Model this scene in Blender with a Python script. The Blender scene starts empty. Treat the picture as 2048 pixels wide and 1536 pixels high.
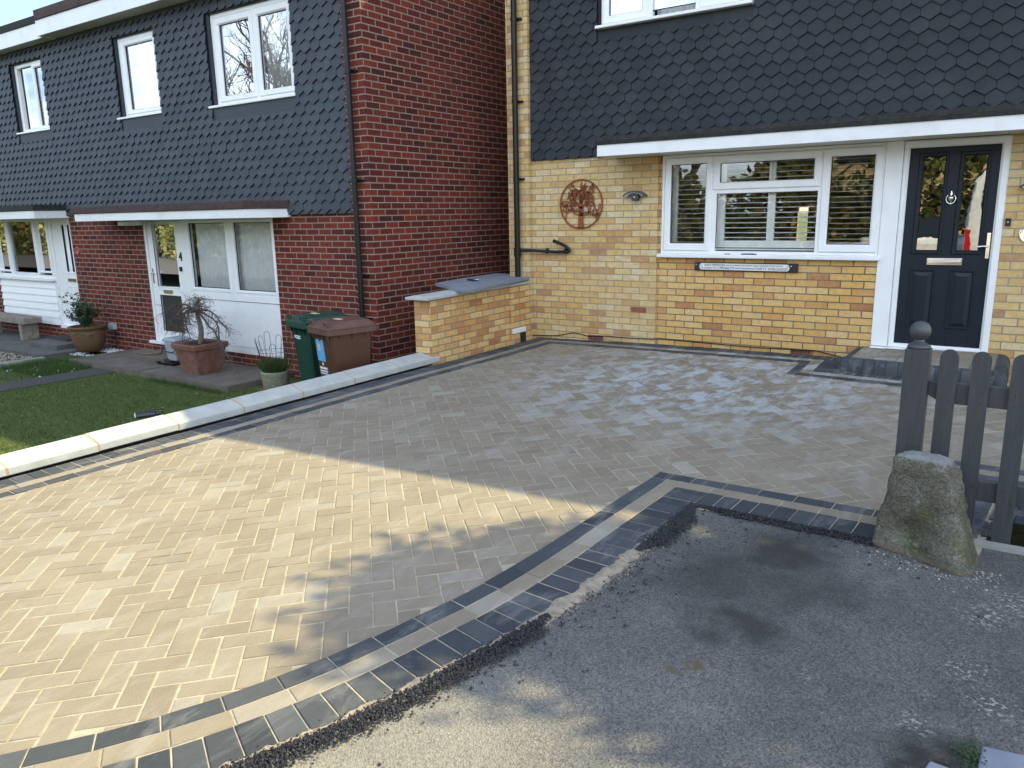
import bpy, bmesh, math, random
from mathutils import Vector, Matrix, noise as mn
random.seed(11)
sc = bpy.context.scene
COL = sc.collection
PI = math.pi

# ------------------------------------------------------------------ camera, sky, sun, exposure
CAMP = Vector((3.47471, -8.51866, 0.58374))
R0 = Vector((0.82764, 0.56097, -0.01820)); R1 = Vector((0.10637, -0.18860, -0.97628)); R2 = Vector((-0.55110, 0.80606, -0.21576))
cam = bpy.data.cameras.new('camera'); cam_o = bpy.data.objects.new('camera', cam); COL.objects.link(cam_o)
mw = Matrix.Identity(4)
for i in range(3):
    mw[i][0] = R0[i]; mw[i][1] = -R1[i]; mw[i][2] = -R2[i]; mw[i][3] = CAMP[i]
cam_o.matrix_world = mw
cam.sensor_width = 36; cam.lens = 1533.8 / 2048 * 36; cam.clip_start = 0.05; cam.clip_end = 2000
sc.camera = cam_o
SUN = Vector((0.6, 1.0, 1.26)).normalized()
SUN_EL = math.asin(SUN.z); SUN_AZ = math.atan2(SUN.x, SUN.y)
SKY_STRENGTH = 0.09; SUN_STRENGTH = 2.2; EXPOSURE = 1.85
w = bpy.data.worlds.new('World'); sc.world = w; w.use_nodes = True
nt = w.node_tree; nt.nodes.clear()
wo = nt.nodes.new('ShaderNodeOutputWorld'); bg = nt.nodes.new('ShaderNodeBackground'); bg.inputs[1].default_value = SKY_STRENGTH
sky = nt.nodes.new('ShaderNodeTexSky'); sky.sky_type = 'NISHITA'; sky.sun_disc = False
sky.sun_elevation = SUN_EL; sky.sun_rotation = SUN_AZ; sky.air_density = 1.0; sky.dust_density = 1.2
tc = nt.nodes.new('ShaderNodeTexCoord'); mp = nt.nodes.new('ShaderNodeMapping'); mp.inputs['Scale'].default_value = (1, 1, 2.2); mp.inputs['Location'].default_value = (2.3, 0.7, 0.4)
cn = nt.nodes.new('ShaderNodeTexNoise'); cn.inputs['Scale'].default_value = 3.2; cn.inputs['Detail'].default_value = 9; cn.inputs['Roughness'].default_value = 0.62
cr = nt.nodes.new('ShaderNodeValToRGB'); cr.color_ramp.elements[0].position = 0.52; cr.color_ramp.elements[1].position = 0.70
sep = nt.nodes.new('ShaderNodeVectorMath'); sep.operation = 'DOT_PRODUCT'; sep.inputs[1].default_value = (-.42, .90, 0); cmul = nt.nodes.new('ShaderNodeMath'); cmul.operation = 'MULTIPLY'; cmul.inputs[1].default_value = -.16; cadd = nt.nodes.new('ShaderNodeMath'); cadd.operation = 'ADD'  # cloud thickened towards the street side to add light on the shaded fronts
mx = nt.nodes.new('ShaderNodeMixRGB'); mx.inputs[2].default_value = (10.3, 11.8, 13.8, 1)
for a, b in ((tc.outputs['Generated'], mp.inputs[0]), (mp.outputs[0], cn.inputs[0]), (cn.outputs[0], cadd.inputs[0]), (tc.outputs['Generated'], sep.inputs[0]), (sep.outputs['Value'], cmul.inputs[0]), (cmul.outputs[0], cadd.inputs[1]), (cadd.outputs[0], cr.inputs[0]), (cr.outputs[0], mx.inputs[0]),
             (sky.outputs[0], mx.inputs[1]), (mx.outputs[0], bg.inputs[0]), (bg.outputs[0], wo.inputs[0])):
    nt.links.new(a, b)
sun = bpy.data.lights.new('sun', 'SUN'); sun.energy = SUN_STRENGTH; sun.angle = math.radians(0.5); sun.color = (1.0, 0.885, 0.53)
sun_o = bpy.data.objects.new('sun', sun); COL.objects.link(sun_o); sun_o.rotation_euler = SUN.to_track_quat('Z', 'Y').to_euler(); sun_o.location = (10, 15, 25)
vs = sc.view_settings; vs.view_transform = 'Standard'; vs.look = 'None'; vs.exposure = EXPOSURE; vs.gamma = 1; vs.use_curve_mapping = False
sc.cycles.max_bounces = 8; sc.cycles.transparent_max_bounces = 24; sc.cycles.use_denoising = True

# ------------------------------------------------------------------ node helpers
class NT:
    def __init__(s, name):
        s.m = bpy.data.materials.new(name); s.m.use_nodes = True; s.t = s.m.node_tree; s.t.nodes.clear()
        s.out = s.n('OutputMaterial'); s.b = s.n('BsdfPrincipled'); s.l(s.b.outputs[0], s.out.inputs[0])
    def n(s, typ, **kw):
        nd = s.t.nodes.new('ShaderNode' + typ)
        for k, v in kw.items():
            if k in nd.inputs: nd.inputs[k].default_value = v
            else: setattr(nd, k, v)
        return nd
    def l(s, a, b): s.t.links.new(a, b)
    def noise(s, vec, scale, detail=4, rough=.55, dist=0):
        nd = s.n('TexNoise', Scale=scale, Detail=detail, Roughness=rough, Distortion=dist); s.l(vec, nd.inputs['Vector']); return nd.outputs[0]
    def ramp(s, fac, stops, interp='LINEAR'):
        r = s.n('ValToRGB'); e = r.color_ramp.elements; r.color_ramp.interpolation = interp
        while len(e) < len(stops): e.new(0.5)
        for i, (p, c) in enumerate(stops):
            e[i].position = p; e[i].color = (c[0], c[1], c[2], 1) if isinstance(c, (tuple, list)) else (c, c, c, 1)
        s.l(fac, r.inputs[0]); return r.outputs[0]
    def mix(s, fac, a, b, mode='MIX'):
        m = s.n('MixRGB', blend_type=mode)
        for i, v in ((0, fac), (1, a), (2, b)):
            if isinstance(v, (int, float)): m.inputs[i].default_value = v if i == 0 else (v, v, v, 1)
            elif isinstance(v, (tuple, list)): m.inputs[i].default_value = (v[0], v[1], v[2], 1)
            else: s.l(v, m.inputs[i])
        return m.outputs[0]
    def math(s, op, a, b=None, clamp=False):
        m = s.n('Math', operation=op, use_clamp=clamp)
        for i, v in ((0, a), (1, b)):
            if v is None: continue
            if isinstance(v, (int, float)): m.inputs[i].default_value = v
            else: s.l(v, m.inputs[i])
        return m.outputs[0]
    def uv(s): return s.n('UVMap').outputs[0]
    def obj(s): return s.n('NewGeometry').outputs['Position']
    def bump(s, h, strength=.4, dist=.01):
        b = s.n('Bump', Strength=strength, Distance=dist); s.l(h, b.inputs['Height']); s.l(b.outputs[0], s.b.inputs['Normal'])
    def color(s, c):
        if isinstance(c, (tuple, list)): s.b.inputs['Base Color'].default_value = (c[0], c[1], c[2], 1)
        else: s.l(c, s.b.inputs['Base Color'])
    def set(s, **kw):
        for k, v in kw.items():
            s.b.inputs[k.replace('_', ' ')].default_value = v
        return s

def std(name, c, rough=.5, metal=0, var=.18, scale=6, bump=0, bscale=60, spec=.5, dirt=None, dirt_amt=.0):
    t = NT(name); p = t.obj(); n1 = t.noise(p, scale, 6)
    dark = tuple(v * (1 - var) for v in c); lite = tuple(min(1, v * (1 + var)) for v in c)
    col = t.ramp(n1, [(.3, dark), (.7, lite)])
    if dirt: col = t.mix(t.math('MULTIPLY', t.ramp(t.noise(p, scale * 1.7, 8, .65), [(.5, 0), (.72, 1)]), dirt_amt), col, dirt)
    t.color(col); t.set(Roughness=rough, Metallic=metal); t.b.inputs['Specular IOR Level'].default_value = spec
    if bump: t.bump(t.noise(p, bscale, 4), bump, .004)
    return t.m

def brick_mat(name, stops, mortar, grime, rough=.85, msize=.0072):
    t = NT(name); v = t.uv(); p = t.obj()
    wob = t.n('MixRGB', blend_type='ADD'); wob.inputs[0].default_value = 1
    nz = t.n('TexNoise', Scale=9.0, Detail=2.0); t.l(v, nz.inputs['Vector'])
    sub = t.n('VectorMath', operation='SUBTRACT'); t.l(nz.outputs['Color'], sub.inputs[0]); sub.inputs[1].default_value = (.5, .5, .5)
    scl = t.n('VectorMath', operation='SCALE'); scl.inputs['Scale'].default_value = .006; t.l(sub.outputs[0], scl.inputs[0])
    add = t.n('VectorMath', operation='ADD'); t.l(v, add.inputs[0]); t.l(scl.outputs[0], add.inputs[1])
    bt = t.n('TexBrick', offset=.5, offset_frequency=2, squash=1.0)
    bt.inputs['Scale'].default_value = 1; bt.inputs['Mortar Size'].default_value = msize; bt.inputs['Mortar Smooth'].default_value = .08
    bt.inputs['Brick Width'].default_value = .225; bt.inputs['Row Height'].default_value = .075; bt.inputs['Bias'].default_value = 0
    bt.inputs['Color1'].default_value = (0, 0, 0, 1); bt.inputs['Color2'].default_value = (1, 1, 1, 1); bt.inputs['Mortar'].default_value = (.5, .5, .5, 1)
    t.l(add.outputs[0], bt.inputs['Vector'])
    tint = t.ramp(bt.outputs['Color'], stops)
    mott = t.noise(p, 22, 6, .7)
    tint = t.mix(.75, tint, t.ramp(mott, [(.25, (.62, .62, .62)), (.5, (1, 1, 1)), (.78, (1.28, 1.25, 1.2))]), 'MULTIPLY')
    hs = t.n('Mapping'); hs.inputs['Scale'].default_value = (.35, .35, 1); t.l(p, hs.inputs[0])
    tint = t.mix(t.math('MULTIPLY', t.ramp(t.noise(hs.outputs[0], 26, 5, .7, .4), [(.50, 0), (.66, 1)]), .5), tint, stops[0][1] if rough > .9 else stops[1][1])
    tint = t.mix(t.math('MULTIPLY', t.ramp(t.noise(hs.outputs[0], 17, 6, .7), [(.55, 0), (.72, 1)]), .45), tint, grime)
    streak = t.n('TexNoise', Scale=30.0, Detail=2.0); ms = t.n('Mapping'); ms.inputs['Scale'].default_value = (1, 1, .12); t.l(p, ms.inputs[0]); t.l(ms.outputs[0], streak.inputs['Vector'])
    tint = t.mix(t.math('MULTIPLY', t.ramp(streak.outputs[0], [(.58, 0), (.7, 1)]), .28), tint, stops[-1][1])
    mcol = t.mix(t.noise(p, 40, 3), tuple(c * .75 for c in mortar), tuple(c * 1.2 for c in mortar))
    col = t.mix(bt.outputs['Fac'], tint, mcol)
    big = t.ramp(t.noise(p, 1.1, 7, .62), [(.42, 0), (.75, 1)])
    col = t.mix(t.math('MULTIPLY', big, .35), col, grime)
    t.color(col); t.set(Roughness=rough); t.b.inputs['Specular IOR Level'].default_value = .25
    h = t.math('ADD', t.math('MULTIPLY', t.math('SUBTRACT', 1.0, bt.outputs['Fac']), .8), t.math('MULTIPLY', t.noise(p, 90, 3), .35))
    t.bump(h, .35, .006)
    return t.m

M = {}
M['brick_ochre'] = brick_mat('ochre_brick', [(0, (.34, .135, .06)), (.08, (.48, .225, .075)), (.2, (.58, .33, .095)), (.6, (.63, .385, .125)), (.88, (.66, .46, .20)), (1, (.57, .29, .09))], (.115, .098, .072), (.60, .44, .23), msize=.0062)
M['brick_buff'] = brick_mat('buff_brick', [(0, (.37, .18, .10)), (.07, (.48, .27, .11)), (.22, (.58, .38, .14)), (.6, (.62, .44, .19)), (.88, (.64, .51, .30)), (1, (.55, .33, .12))], (.25, .21, .15), (.54, .45, .28), msize=.0058)
M['brick_new'] = brick_mat('new_stock_brick', [(0, (.40, .16, .055)), (.18, (.55, .28, .09)), (.5, (.66, .42, .16)), (.8, (.70, .50, .23)), (1, (.40, .13, .05))], (.215, .17, .115), (.60, .43, .21), msize=.0068)
M['brick_red'] = brick_mat('red_brick', [(0, (.050, .014, .012)), (.22, (.095, .018, .013)), (.5, (.140, .024, .016)), (.85, (.185, .034, .019)), (1, (.080, .017, .015))], (.30, .225, .17), (.090, .030, .021), msize=.0068)

def slate_mat(name, k, rough):
    t = NT(name); p = t.obj(); a = t.n('Attribute', attribute_name='tint')
    base = t.ramp(a.outputs['Fac'], [(0, tuple(v * k for v in (.029, .034, .041))), (.5, tuple(v * k for v in (.033, .039, .047))), (1, tuple(v * k for v in (.038, .043, .050)))])
    st = t.n('Mapping'); st.inputs['Scale'].default_value = (1, 1, .25); t.l(p, st.inputs[0])
    col = t.mix(.4, base, t.ramp(t.noise(st.outputs[0], 35, 5, .6), [(.3, (.75, .75, .75)), (.7, (1.25, 1.25, 1.25))]), 'MULTIPLY')
    col = t.mix(t.math('MULTIPLY', t.ramp(t.noise(p, 2.2, 8, .7), [(.50, 0), (.8, 1)]), .32), col, (.085, .09, .088))
    t.color(col); t.set(Roughness=rough); t.b.inputs['Specular IOR Level'].default_value = .3
    t.bump(t.noise(p, 130, 3), .12, .003); return t.m
M['slate'] = slate_mat('slate_tile', .74, .65); M['slate_pale'] = slate_mat('pale_sheen_slate', 1.4, .55)  # paler copy paints the grazing sheen on the neighbours' tiles into the colour

M['shaded_edge'] = std('tile_edge_shade', (.006, .007, .009), .8, spec=.2)  # near-black sides paint the occlusion shade under and between the tiles

def paver_mat(name, stops, dust, dust_amt, fleck, bloom=None):
    t = NT(name); p = t.obj(); a = t.n('Attribute', attribute_name='tint')
    base = t.ramp(a.outputs['Fac'], stops)
    st = t.n('Mapping'); st.inputs['Rotation'].default_value = (0, 0, .5); st.inputs['Scale'].default_value = (1, .35, 1); t.l(p, st.inputs[0])
    base = t.mix(.55, base, t.ramp(t.noise(st.outputs[0], 16, 6, .65), [(.25, (.80, .80, .80)), (.75, (1.2, 1.2, 1.2))]), 'MULTIPLY')
    base = t.mix(.35, base, t.ramp(t.noise(p, 1.1, 6, .6), [(.3, (.80, .79, .77)), (.7, (1.16, 1.16, 1.16))]), 'MULTIPLY')
    base = t.mix(.55, base, t.ramp(t.noise(p, 330, 2, .6), [(.3, (.7, .69, .68)), (.7, (1.3, 1.3, 1.3))]), 'MULTIPLY')
    d = t.math('MULTIPLY', t.ramp(t.noise(st.outputs[0], 5.5, 9, .72, .6), [(.52, 0), (.72, 1)]), dust_amt)
    base = t.mix(d, base, dust)
    if bloom:
        dv = t.n('VectorMath', operation='DISTANCE'); t.l(p, dv.inputs[0]); dv.inputs[1].default_value = bloom[0]
        bl = t.math('MULTIPLY', t.ramp(t.math('DIVIDE', dv.outputs['Value'], bloom[1]), [(.35, 1), (1, 0)]), t.ramp(t.math('ADD', t.noise(st.outputs[0], 9, 8, .75, .5), t.math('MULTIPLY', a.outputs['Fac'], .16)), [(.53, 0), (.68, .9)]))
        base = t.mix(bl, base, (.42, .44, .45))
    base = t.mix(t.ramp(t.noise(p, 150, 1), [(.73, 0), (.78, .55)]), base, fleck)
    t.color(base); t.set(Roughness=.88); t.b.inputs['Specular IOR Level'].default_value = .25
    t.bump(t.math('ADD', t.noise(p, 260, 3), t.math('MULTIPLY', t.noise(p, 30, 4), .6)), .35, .004); return t.m
M['paver_tan'] = paver_mat('tan_block', [(0, (.226, .190, .139)), (.35, (.245, .206, .150)), (.75, (.260, .220, .162)), (.93, (.274, .238, .180)), (1, (.300, .274, .222))], (.37, .352, .305), .55, (.39, .352, .282), bloom=((1.0, -1.5, -.98), 2.3))
M['paver_dark'] = paver_mat('charcoal_block', [(0, (.042, .047, .053)), (.4, (.056, .062, .068)), (.8, (.070, .075, .081)), (1, (.085, .089, .094))], (.20, .198, .188), .85, (.14, .14, .14))
M['sand'] = std('jointing_sand', (.40, .345, .245), .95, var=.22, scale=25, bump=.5, bscale=240, spec=.1)

def asphalt_mat():
    t = NT('worn_tarmac'); p = t.obj()
    base = t.ramp(t.noise(p, 1.3, 10, .7), [(.28, (.080, .079, .077)), (.5, (.122, .119, .113)), (.72, (.180, .172, .155))])
    v = t.n('TexVoronoi', Scale=170.0); t.l(p, v.inputs['Vector'])
    base = t.mix(.85, base, t.ramp(v.outputs['Color'], [(.15, (.45, .45, .46)), (.5, (.95, .95, .95)), (.85, (1.35, 1.33, 1.28)), (1, (2.2, 2.15, 2.0))]), 'MULTIPLY')
    v2 = t.n('TexVoronoi', Scale=38.0); t.l(p, v2.inputs['Vector'])
    pale = t.math('MULTIPLY', t.ramp(v2.outputs['Distance'], [(.05, 1), (.13, 0)]), t.ramp(t.noise(p, 24, 2), [(.64, 0), (.68, 1)]))
    base = t.mix(pale, base, (.28, .27, .25))
    wob = t.n('TexNoise', Scale=5.0, Detail=5.0); t.l(p, wob.inputs['Vector'])
    off = t.n('VectorMath', operation='SCALE'); off.inputs['Scale'].default_value = .55; t.l(wob.outputs['Color'], off.inputs[0])
    pp = t.n('VectorMath', operation='ADD'); t.l(p, pp.inputs[0]); t.l(off.outputs[0], pp.inputs[1])
    acc = None
    for (x, y, r, s) in ((2.62, -5.02, .36, .75), (2.45, -5.32, .40, .6), (2.75, -5.35, .32, .55), (2.62, -5.68, .26, .75), (3.32, -6.22, .17, .85), (2.85, -5.15, .25, .4)):
        dv = t.n('VectorMath', operation='DISTANCE'); t.l(pp.outputs[0], dv.inputs[0]); dv.inputs[1].default_value = (x + .275, y + .275, -1.03 + .275)
        g = t.math('MULTIPLY', t.ramp(t.math('DIVIDE', dv.outputs['Value'], r), [(.28, 1), (1, 0)]), min(1, s * 1.1))
        acc = g if acc is None else t.math('MAXIMUM', acc, g)
    base = t.mix(acc, base, (.030, .029, .024))
    acc = None
    for (x, y, r) in ((3.42, -5.62, .12), (3.50, -5.80, .12), (3.30, -6.02, .09), (3.55, -5.02, .16), (3.45, -5.18, .14), (2.95, -5.92, .05)):
        dv = t.n('VectorMath', operation='DISTANCE'); t.l(p, dv.inputs[0]); dv.inputs[1].default_value = (x, y, -1.01)
        g = t.ramp(t.math('DIVIDE', dv.outputs['Value'], r), [(.3, 1), (1, 0)])
        acc = g if acc is None else t.math('MAXIMUM', acc, g)
    lich = t.math('MULTIPLY', acc, t.ramp(t.noise(p, 62, 3), [(.56, 0), (.62, 1)]))
    base = t.mix(lich, base, (.33, .31, .24))
    dv = t.n('VectorMath', operation='DISTANCE'); t.l(pp.outputs[0], dv.inputs[0]); dv.inputs[1].default_value = (2.542 + .275, -6.09 + .275, -1.045 + .275)
    base = t.mix(t.ramp(dv.outputs['Value'], [(.035, .9), (.07, 0)]), base, (.105, .085, .04))
    dv = t.n('VectorMath', operation='DISTANCE'); t.l(pp.outputs[0], dv.inputs[0]); dv.inputs[1].default_value = (1.9 + .275, -7.35 + .275, -1.08 + .275)
    dust = t.math('MULTIPLY', t.ramp(dv.outputs['Value'], [(.25, .85), (1.15, 0)]), t.ramp(t.noise(p, 75, 4, .7), [(.36, .25), (.60, 1)]))  # sand dust patch, also painting extra brightness where sun falls on the tarmac
    base = t.mix(dust, base, (.30, .275, .215))
    t.color(base); t.set(Roughness=.85); t.b.inputs['Specular IOR Level'].default_value = .3
    h = t.math('ADD', v.outputs['Distance'], t.math('MULTIPLY', t.noise(p, 60, 4), .7)); t.bump(h, .55, .006); return t.m
M['asphalt'] = asphalt_mat(); M['dusty_sand'] = std('dusty_sand', (.29, .245, .185), .95, var=.3, scale=30, bump=.5, bscale=200, spec=.1)
M['tar'] = std('fresh_tar', (.012, .012, .014), .55, var=.5, scale=90)
M['coping'] = std('pale_cast_stone', (.42, .425, .395), .8, var=.14, scale=5, bump=.25, bscale=160, spec=.2, dirt=(.33, .33, .28), dirt_amt=.40)
M['cope_joint'] = std('cope_joint', (.42, .30, .15), .95)
M['slab'] = std('blue_grey_slab', (.20, .22, .26), .75, var=.15, scale=5, bump=.2, bscale=80, dirt=(.30, .31, .33), dirt_amt=.5)
M['upvc'] = std('white_upvc', (.80, .80, .79), .30, var=.04, scale=4, dirt=(.62, .61, .57), dirt_amt=.18)
M['upvc_cream'] = std('cream_soffit', (.66, .63, .57), .45, var=.05, scale=2)  # even cream tone for the canopy soffit boards
M['gasket'] = std('black_gasket', (.02, .02, .022), .5)
M['groove'] = std('groove_grey', (.13, .12, .11), .7)
M['felt_dark'] = std('dark_felt', (.022, .022, .022), .9, var=.4, scale=14, bump=.6, bscale=70, dirt=(.045, .055, .018), dirt_amt=.75)
M['felt_brown'] = std('brown_felt', (.060, .036, .032), .85, var=.35, scale=18, bump=.5, bscale=60)
M['fascia'] = std('white_fascia', (.78, .78, .77), .35, var=.04, scale=2, dirt=(.48, .48, .45), dirt_amt=.35)
M['soffit'] = std('weathered_soffit', (.46, .45, .42), .7, var=.12, scale=3)
M['pipe'] = std('black_plastic', (.006, .0065, .007), .38, var=.2, spec=.35)
M['navy'] = std('navy_door_paint', (.0075, .012, .019), .45, var=.12, scale=8, bump=.08, bscale=120, spec=.32)
M['chrome'] = std('chrome', (.75, .72, .68), .12, metal=1, var=.03)
M['iron'] = std('dark_grey_paint', (.058, .060, .063), .42, var=.12, scale=20, bump=.15, bscale=110)
def timber():
    t = NT('painted_timber'); p = t.obj(); mp_ = t.n('Mapping'); mp_.inputs['Scale'].default_value = (1, 1, .06); t.l(p, mp_.inputs[0])
    g_ = t.noise(mp_.outputs[0], 90, 4, .65, .4); col = t.ramp(g_, [(.25, (.034, .036, .038)), (.55, (.050, .052, .055)), (.8, (.062, .064, .066))])
    col = t.mix(t.ramp(t.noise(p, 38, 3, .6), [(.70, 0), (.76, .7)]), col, (.012, .011, .010))
    t.color(col); t.set(Roughness=.5); t.bump(g_, .35, .004); return t.m
M['timber'] = timber()
M['rust'] = std('rusted_steel', (.22, .065, .022), .8, var=.4, scale=30, bump=.3, bscale=120)
M['stone'] = None
M['wood_dark'] = std('black_board', (.016, .014, .013), .6)
M['sign_white'] = std('sign_white', (.74, .73, .70), .5, var=.06)
M['black'] = std('black_paint', (.012, .012, .012), .5)
M['terracotta'] = std('terracotta', (.175, .075, .048), .85, var=.25, scale=8, bump=.3, bscale=70, dirt=(.27, .185, .165), dirt_amt=.6)
M['terra_urn'] = std('mossy_terracotta', (.125, .066, .028), .8, var=.25, scale=9, bump=.3, dirt=(.065, .065, .025), dirt_amt=.7)
M['pot_stone'] = std('carved_pot', (.22, .22, .15), .9, var=.35, scale=26, bump=.8, bscale=30, dirt=(.10, .12, .05), dirt_amt=.6)
M['soil'] = std('soil', (.035, .025, .018), .95, var=.5, scale=40, bump=.8, bscale=90)
M['bin_brown'] = std('brown_bin_plastic', (.082, .034, .017), .45, var=.10, scale=5, dirt=(.12, .065, .045), dirt_amt=.3)
M['bin_lid_brown'] = std('faded_brown_lid', (.115, .056, .040), .5, var=.12, scale=6, dirt=(.17, .105, .085), dirt_amt=.4)
M['bin_green'] = std('dark_green_bin', (.010, .050, .034), .4, var=.15, scale=5)
M['label_blue'] = std('blue_label', (.12, .42, .72), .4, var=.05)
M['label_white'] = std('white_print', (.78, .78, .76), .5, var=.03)
M['yellow_sticker'] = std('pale_sticker', (.70, .62, .30), .5)
M['bark'] = std('twig_bark', (.085, .062, .048), .9, var=.3, scale=40, bump=.6, bscale=90)
M['bark_pale'] = std('grey_bark', (.16, .135, .11), .9, var=.3, scale=20, bump=.6, bscale=60)
M['wire'] = std('rusty_wire', (.05, .04, .035), .7)
M['greybox'] = std('grey_caddy', (.34, .36, .38), .5, var=.12, scale=10)
M['patio'] = std('concrete_slab', (.135, .112, .088), .92, var=.22, scale=4, bump=.3, bscale=90, dirt=(.07, .062, .047), dirt_amt=.6)
M['patio_grey'] = std('grey_concrete', (.105, .100, .090), .92, var=.2, scale=4, bump=.3, bscale=90, dirt=(.055, .052, .044), dirt_amt=.6)
M['path'] = std('old_tarmac_path', (.060, .053, .048), .95, var=.25, scale=30, bump=.5, bscale=150)
M['kerb'] = std('concrete_kerb', (.32, .31, .28), .9, var=.15, scale=8, bump=.3)
M['mat_coir'] = std('coir_mat', (.14, .105, .075), .95, var=.3, scale=60, bump=.6, bscale=120)
M['mat_rubber'] = std('dark_mat', (.05, .04, .035), .85, var=.4, scale=30)
M['bench_wood'] = std('weathered_sleeper', (.24, .20, .165), .9, var=.3, scale=12, bump=.5, bscale=40)
M['curtain'] = std('net_curtain', (.86, .87, .86), .9, var=.08, scale=10)
M['blind'] = std('white_shutter', (.72, .72, .69), .45, var=.03)
M['room'] = std('room_wall', (.20, .19, .17), .9)
M['room_dark'] = std('dark_room', (.05, .05, .05), .9)
M['weed'] = std('weed_leaf', (.045, .115, .035), .6, var=.35, scale=60)
M['red_plaque'] = std('red_ceramic', (.34, .05, .04), .3)
M['lamp_glass'] = std('frosted_glass', (.62, .58, .48), .35)
M['led_white'] = std('white_diffuser', (.75, .76, .78), .4)
M['socket'] = std('grey_socket', (.42, .43, .43), .5)
M['airbrick'] = std('airbrick_clay', (.26, .085, .05), .85, var=.25, scale=30)
M['van'] = std('white_van_paint', (.78, .78, .77), .2)
M['glass_dark'] = std('dark_vehicle_glass', (.012, .013, .015), .05)
M['tyre'] = std('tyre_rubber', (.02, .02, .02), .8)
M['red_lens'] = std('red_lens', (.55, .02, .02), .15)
M['blue_paint'] = std('blue_paint', (.02, .09, .35), .25)
M['bottle'] = std('dark_bottle', (.03, .035, .045), .25)

def stone_mat():
    t = NT('lichened_stone'); p = t.obj()
    base = t.ramp(t.noise(p, 7, 10, .72), [(.28, (.085, .080, .058)), (.45, (.150, .140, .105)), (.6, (.205, .192, .150)), (.75, (.28, .265, .215))])
    v = t.n('TexVoronoi', Scale=120.0); t.l(p, v.inputs['Vector'])
    base = t.mix(.75, base, t.ramp(v.outputs['Color'], [(.1, (.55, .55, .54)), (.5, (1, 1, 1)), (.9, (1.5, 1.48, 1.4))]), 'MULTIPLY')
    base = t.mix(t.math('MULTIPLY', t.ramp(t.noise(p, 5.5, 8, .7, .4), [(.50, 0), (.60, 1)]), .62), base, (.105, .125, .035))
    base = t.mix(t.math('MULTIPLY', t.ramp(t.noise(p, 11, 9, .75), [(.58, 0), (.63, 1)]), .8), base, (.34, .34, .27))
    base = t.mix(t.ramp(t.noise(p, 48, 8, .8), [(.60, 0), (.64, .95)]), base, (.46, .45, .37))
    base = t.mix(t.ramp(t.noise(p, 30, 6, .7), [(.30, .85), (.36, 0)]), base, (.040, .038, .028))
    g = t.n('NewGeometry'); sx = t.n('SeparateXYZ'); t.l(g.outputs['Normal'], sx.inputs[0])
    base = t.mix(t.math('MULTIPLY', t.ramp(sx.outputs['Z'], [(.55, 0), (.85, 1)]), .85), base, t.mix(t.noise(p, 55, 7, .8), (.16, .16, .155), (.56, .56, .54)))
    sz = t.n('SeparateXYZ'); t.l(p, sz.inputs[0])
    low = t.math('MULTIPLY', t.ramp(t.math('ADD', t.math('MULTIPLY', t.math('ADD', sz.outputs['Z'], 1.0), 9.0), t.math('MULTIPLY', t.noise(p, 11, 8, .75), 1.3)), [(.62, 1), (.88, 0)]), .8)
    base = t.mix(low, base, t.mix(t.noise(p, 50, 6, .75), (.12, .085, .055), (.34, .27, .20)))
    t.color(base); t.set(Roughness=.95); t.b.inputs['Specular IOR Level'].default_value = .15
    t.bump(t.math('ADD', t.noise(p, 40, 8, .78), t.math('MULTIPLY', v.outputs['Distance'], .4)), 1.0, .022); return t.m
M['stone'] = stone_mat()

def leaf_mat(name, a, b, c):
    t = NT(name); at = t.n('Attribute', attribute_name='tint')
    t.color(t.ramp(at.outputs['Fac'], [(0, a), (.5, b), (1, c)])); t.set(Roughness=.6)
    tr = t.n('BsdfTranslucent'); t.l(t.b.inputs['Base Color'].links[0].from_socket, tr.inputs[0])
    ms = t.n('MixShader'); ms.inputs[0].default_value = .3; t.l(t.b.outputs[0], ms.inputs[1]); t.l(tr.outputs[0], ms.inputs[2]); t.l(ms.outputs[0], t.out.inputs[0]); return t.m
M['leaf'] = leaf_mat('evergreen_leaf', (.020, .045, .014), (.038, .080, .024), (.075, .12, .035))
M['leaf_hedge'] = leaf_mat('hedge_leaf', (.055, .08, .022), (.14, .15, .04), (.30, .25, .08))
M['leaf_shrub'] = leaf_mat('shrub_leaf', (.018, .045, .015), (.032, .075, .022), (.07, .12, .04))
M['grass'] = leaf_mat('lawn_blade', (.052, .084, .009), (.082, .122, .014), (.135, .155, .030))
M['grass_tall'] = leaf_mat('rough_grass_blade', (.025, .06, .008), (.045, .10, .013), (.10, .14, .03))
M['turf'] = std('lawn_turf', (.062, .090, .012), .95, var=.35, scale=22, bump=.8, bscale=160, dirt=(.07, .075, .02), dirt_amt=.4)
M['pebble'] = leaf_mat('pebble', (.18, .14, .10), (.36, .31, .25), (.60, .56, .50))
M['pebble_white'] = leaf_mat('white_chipping', (.55, .55, .54), (.68, .68, .67), (.78, .78, .77))

def glass_mat(name, refl, tintc, bump=0, bscale=20, rough=0.0):
    t = NT(name); t.t.nodes.remove(t.b)
    tr = t.n('BsdfTransparent'); tr.inputs[0].default_value = (*tintc, 1)
    gl = t.n('BsdfGlossy'); gl.inputs['Roughness'].default_value = rough; gl.inputs[0].default_value = (.95, .97, 1, 1)
    fr = t.n('Fresnel'); fr.inputs[0].default_value = 1.55
    f = t.math('ADD', t.math('MULTIPLY', fr.outputs[0], 1.5), refl, True)
    if bump:
        b = t.n('Bump', Strength=bump, Distance=.02); t.l(t.noise(t.obj(), bscale, 3), b.inputs['Height']); t.l(b.outputs[0], gl.inputs['Normal'])
    ms = t.n('MixShader'); t.l(f, ms.inputs[0]); t.l(tr.outputs[0], ms.inputs[1]); t.l(gl.outputs[0], ms.inputs[2]); t.l(ms.outputs[0], t.out.inputs[0]); return t.m
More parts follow.
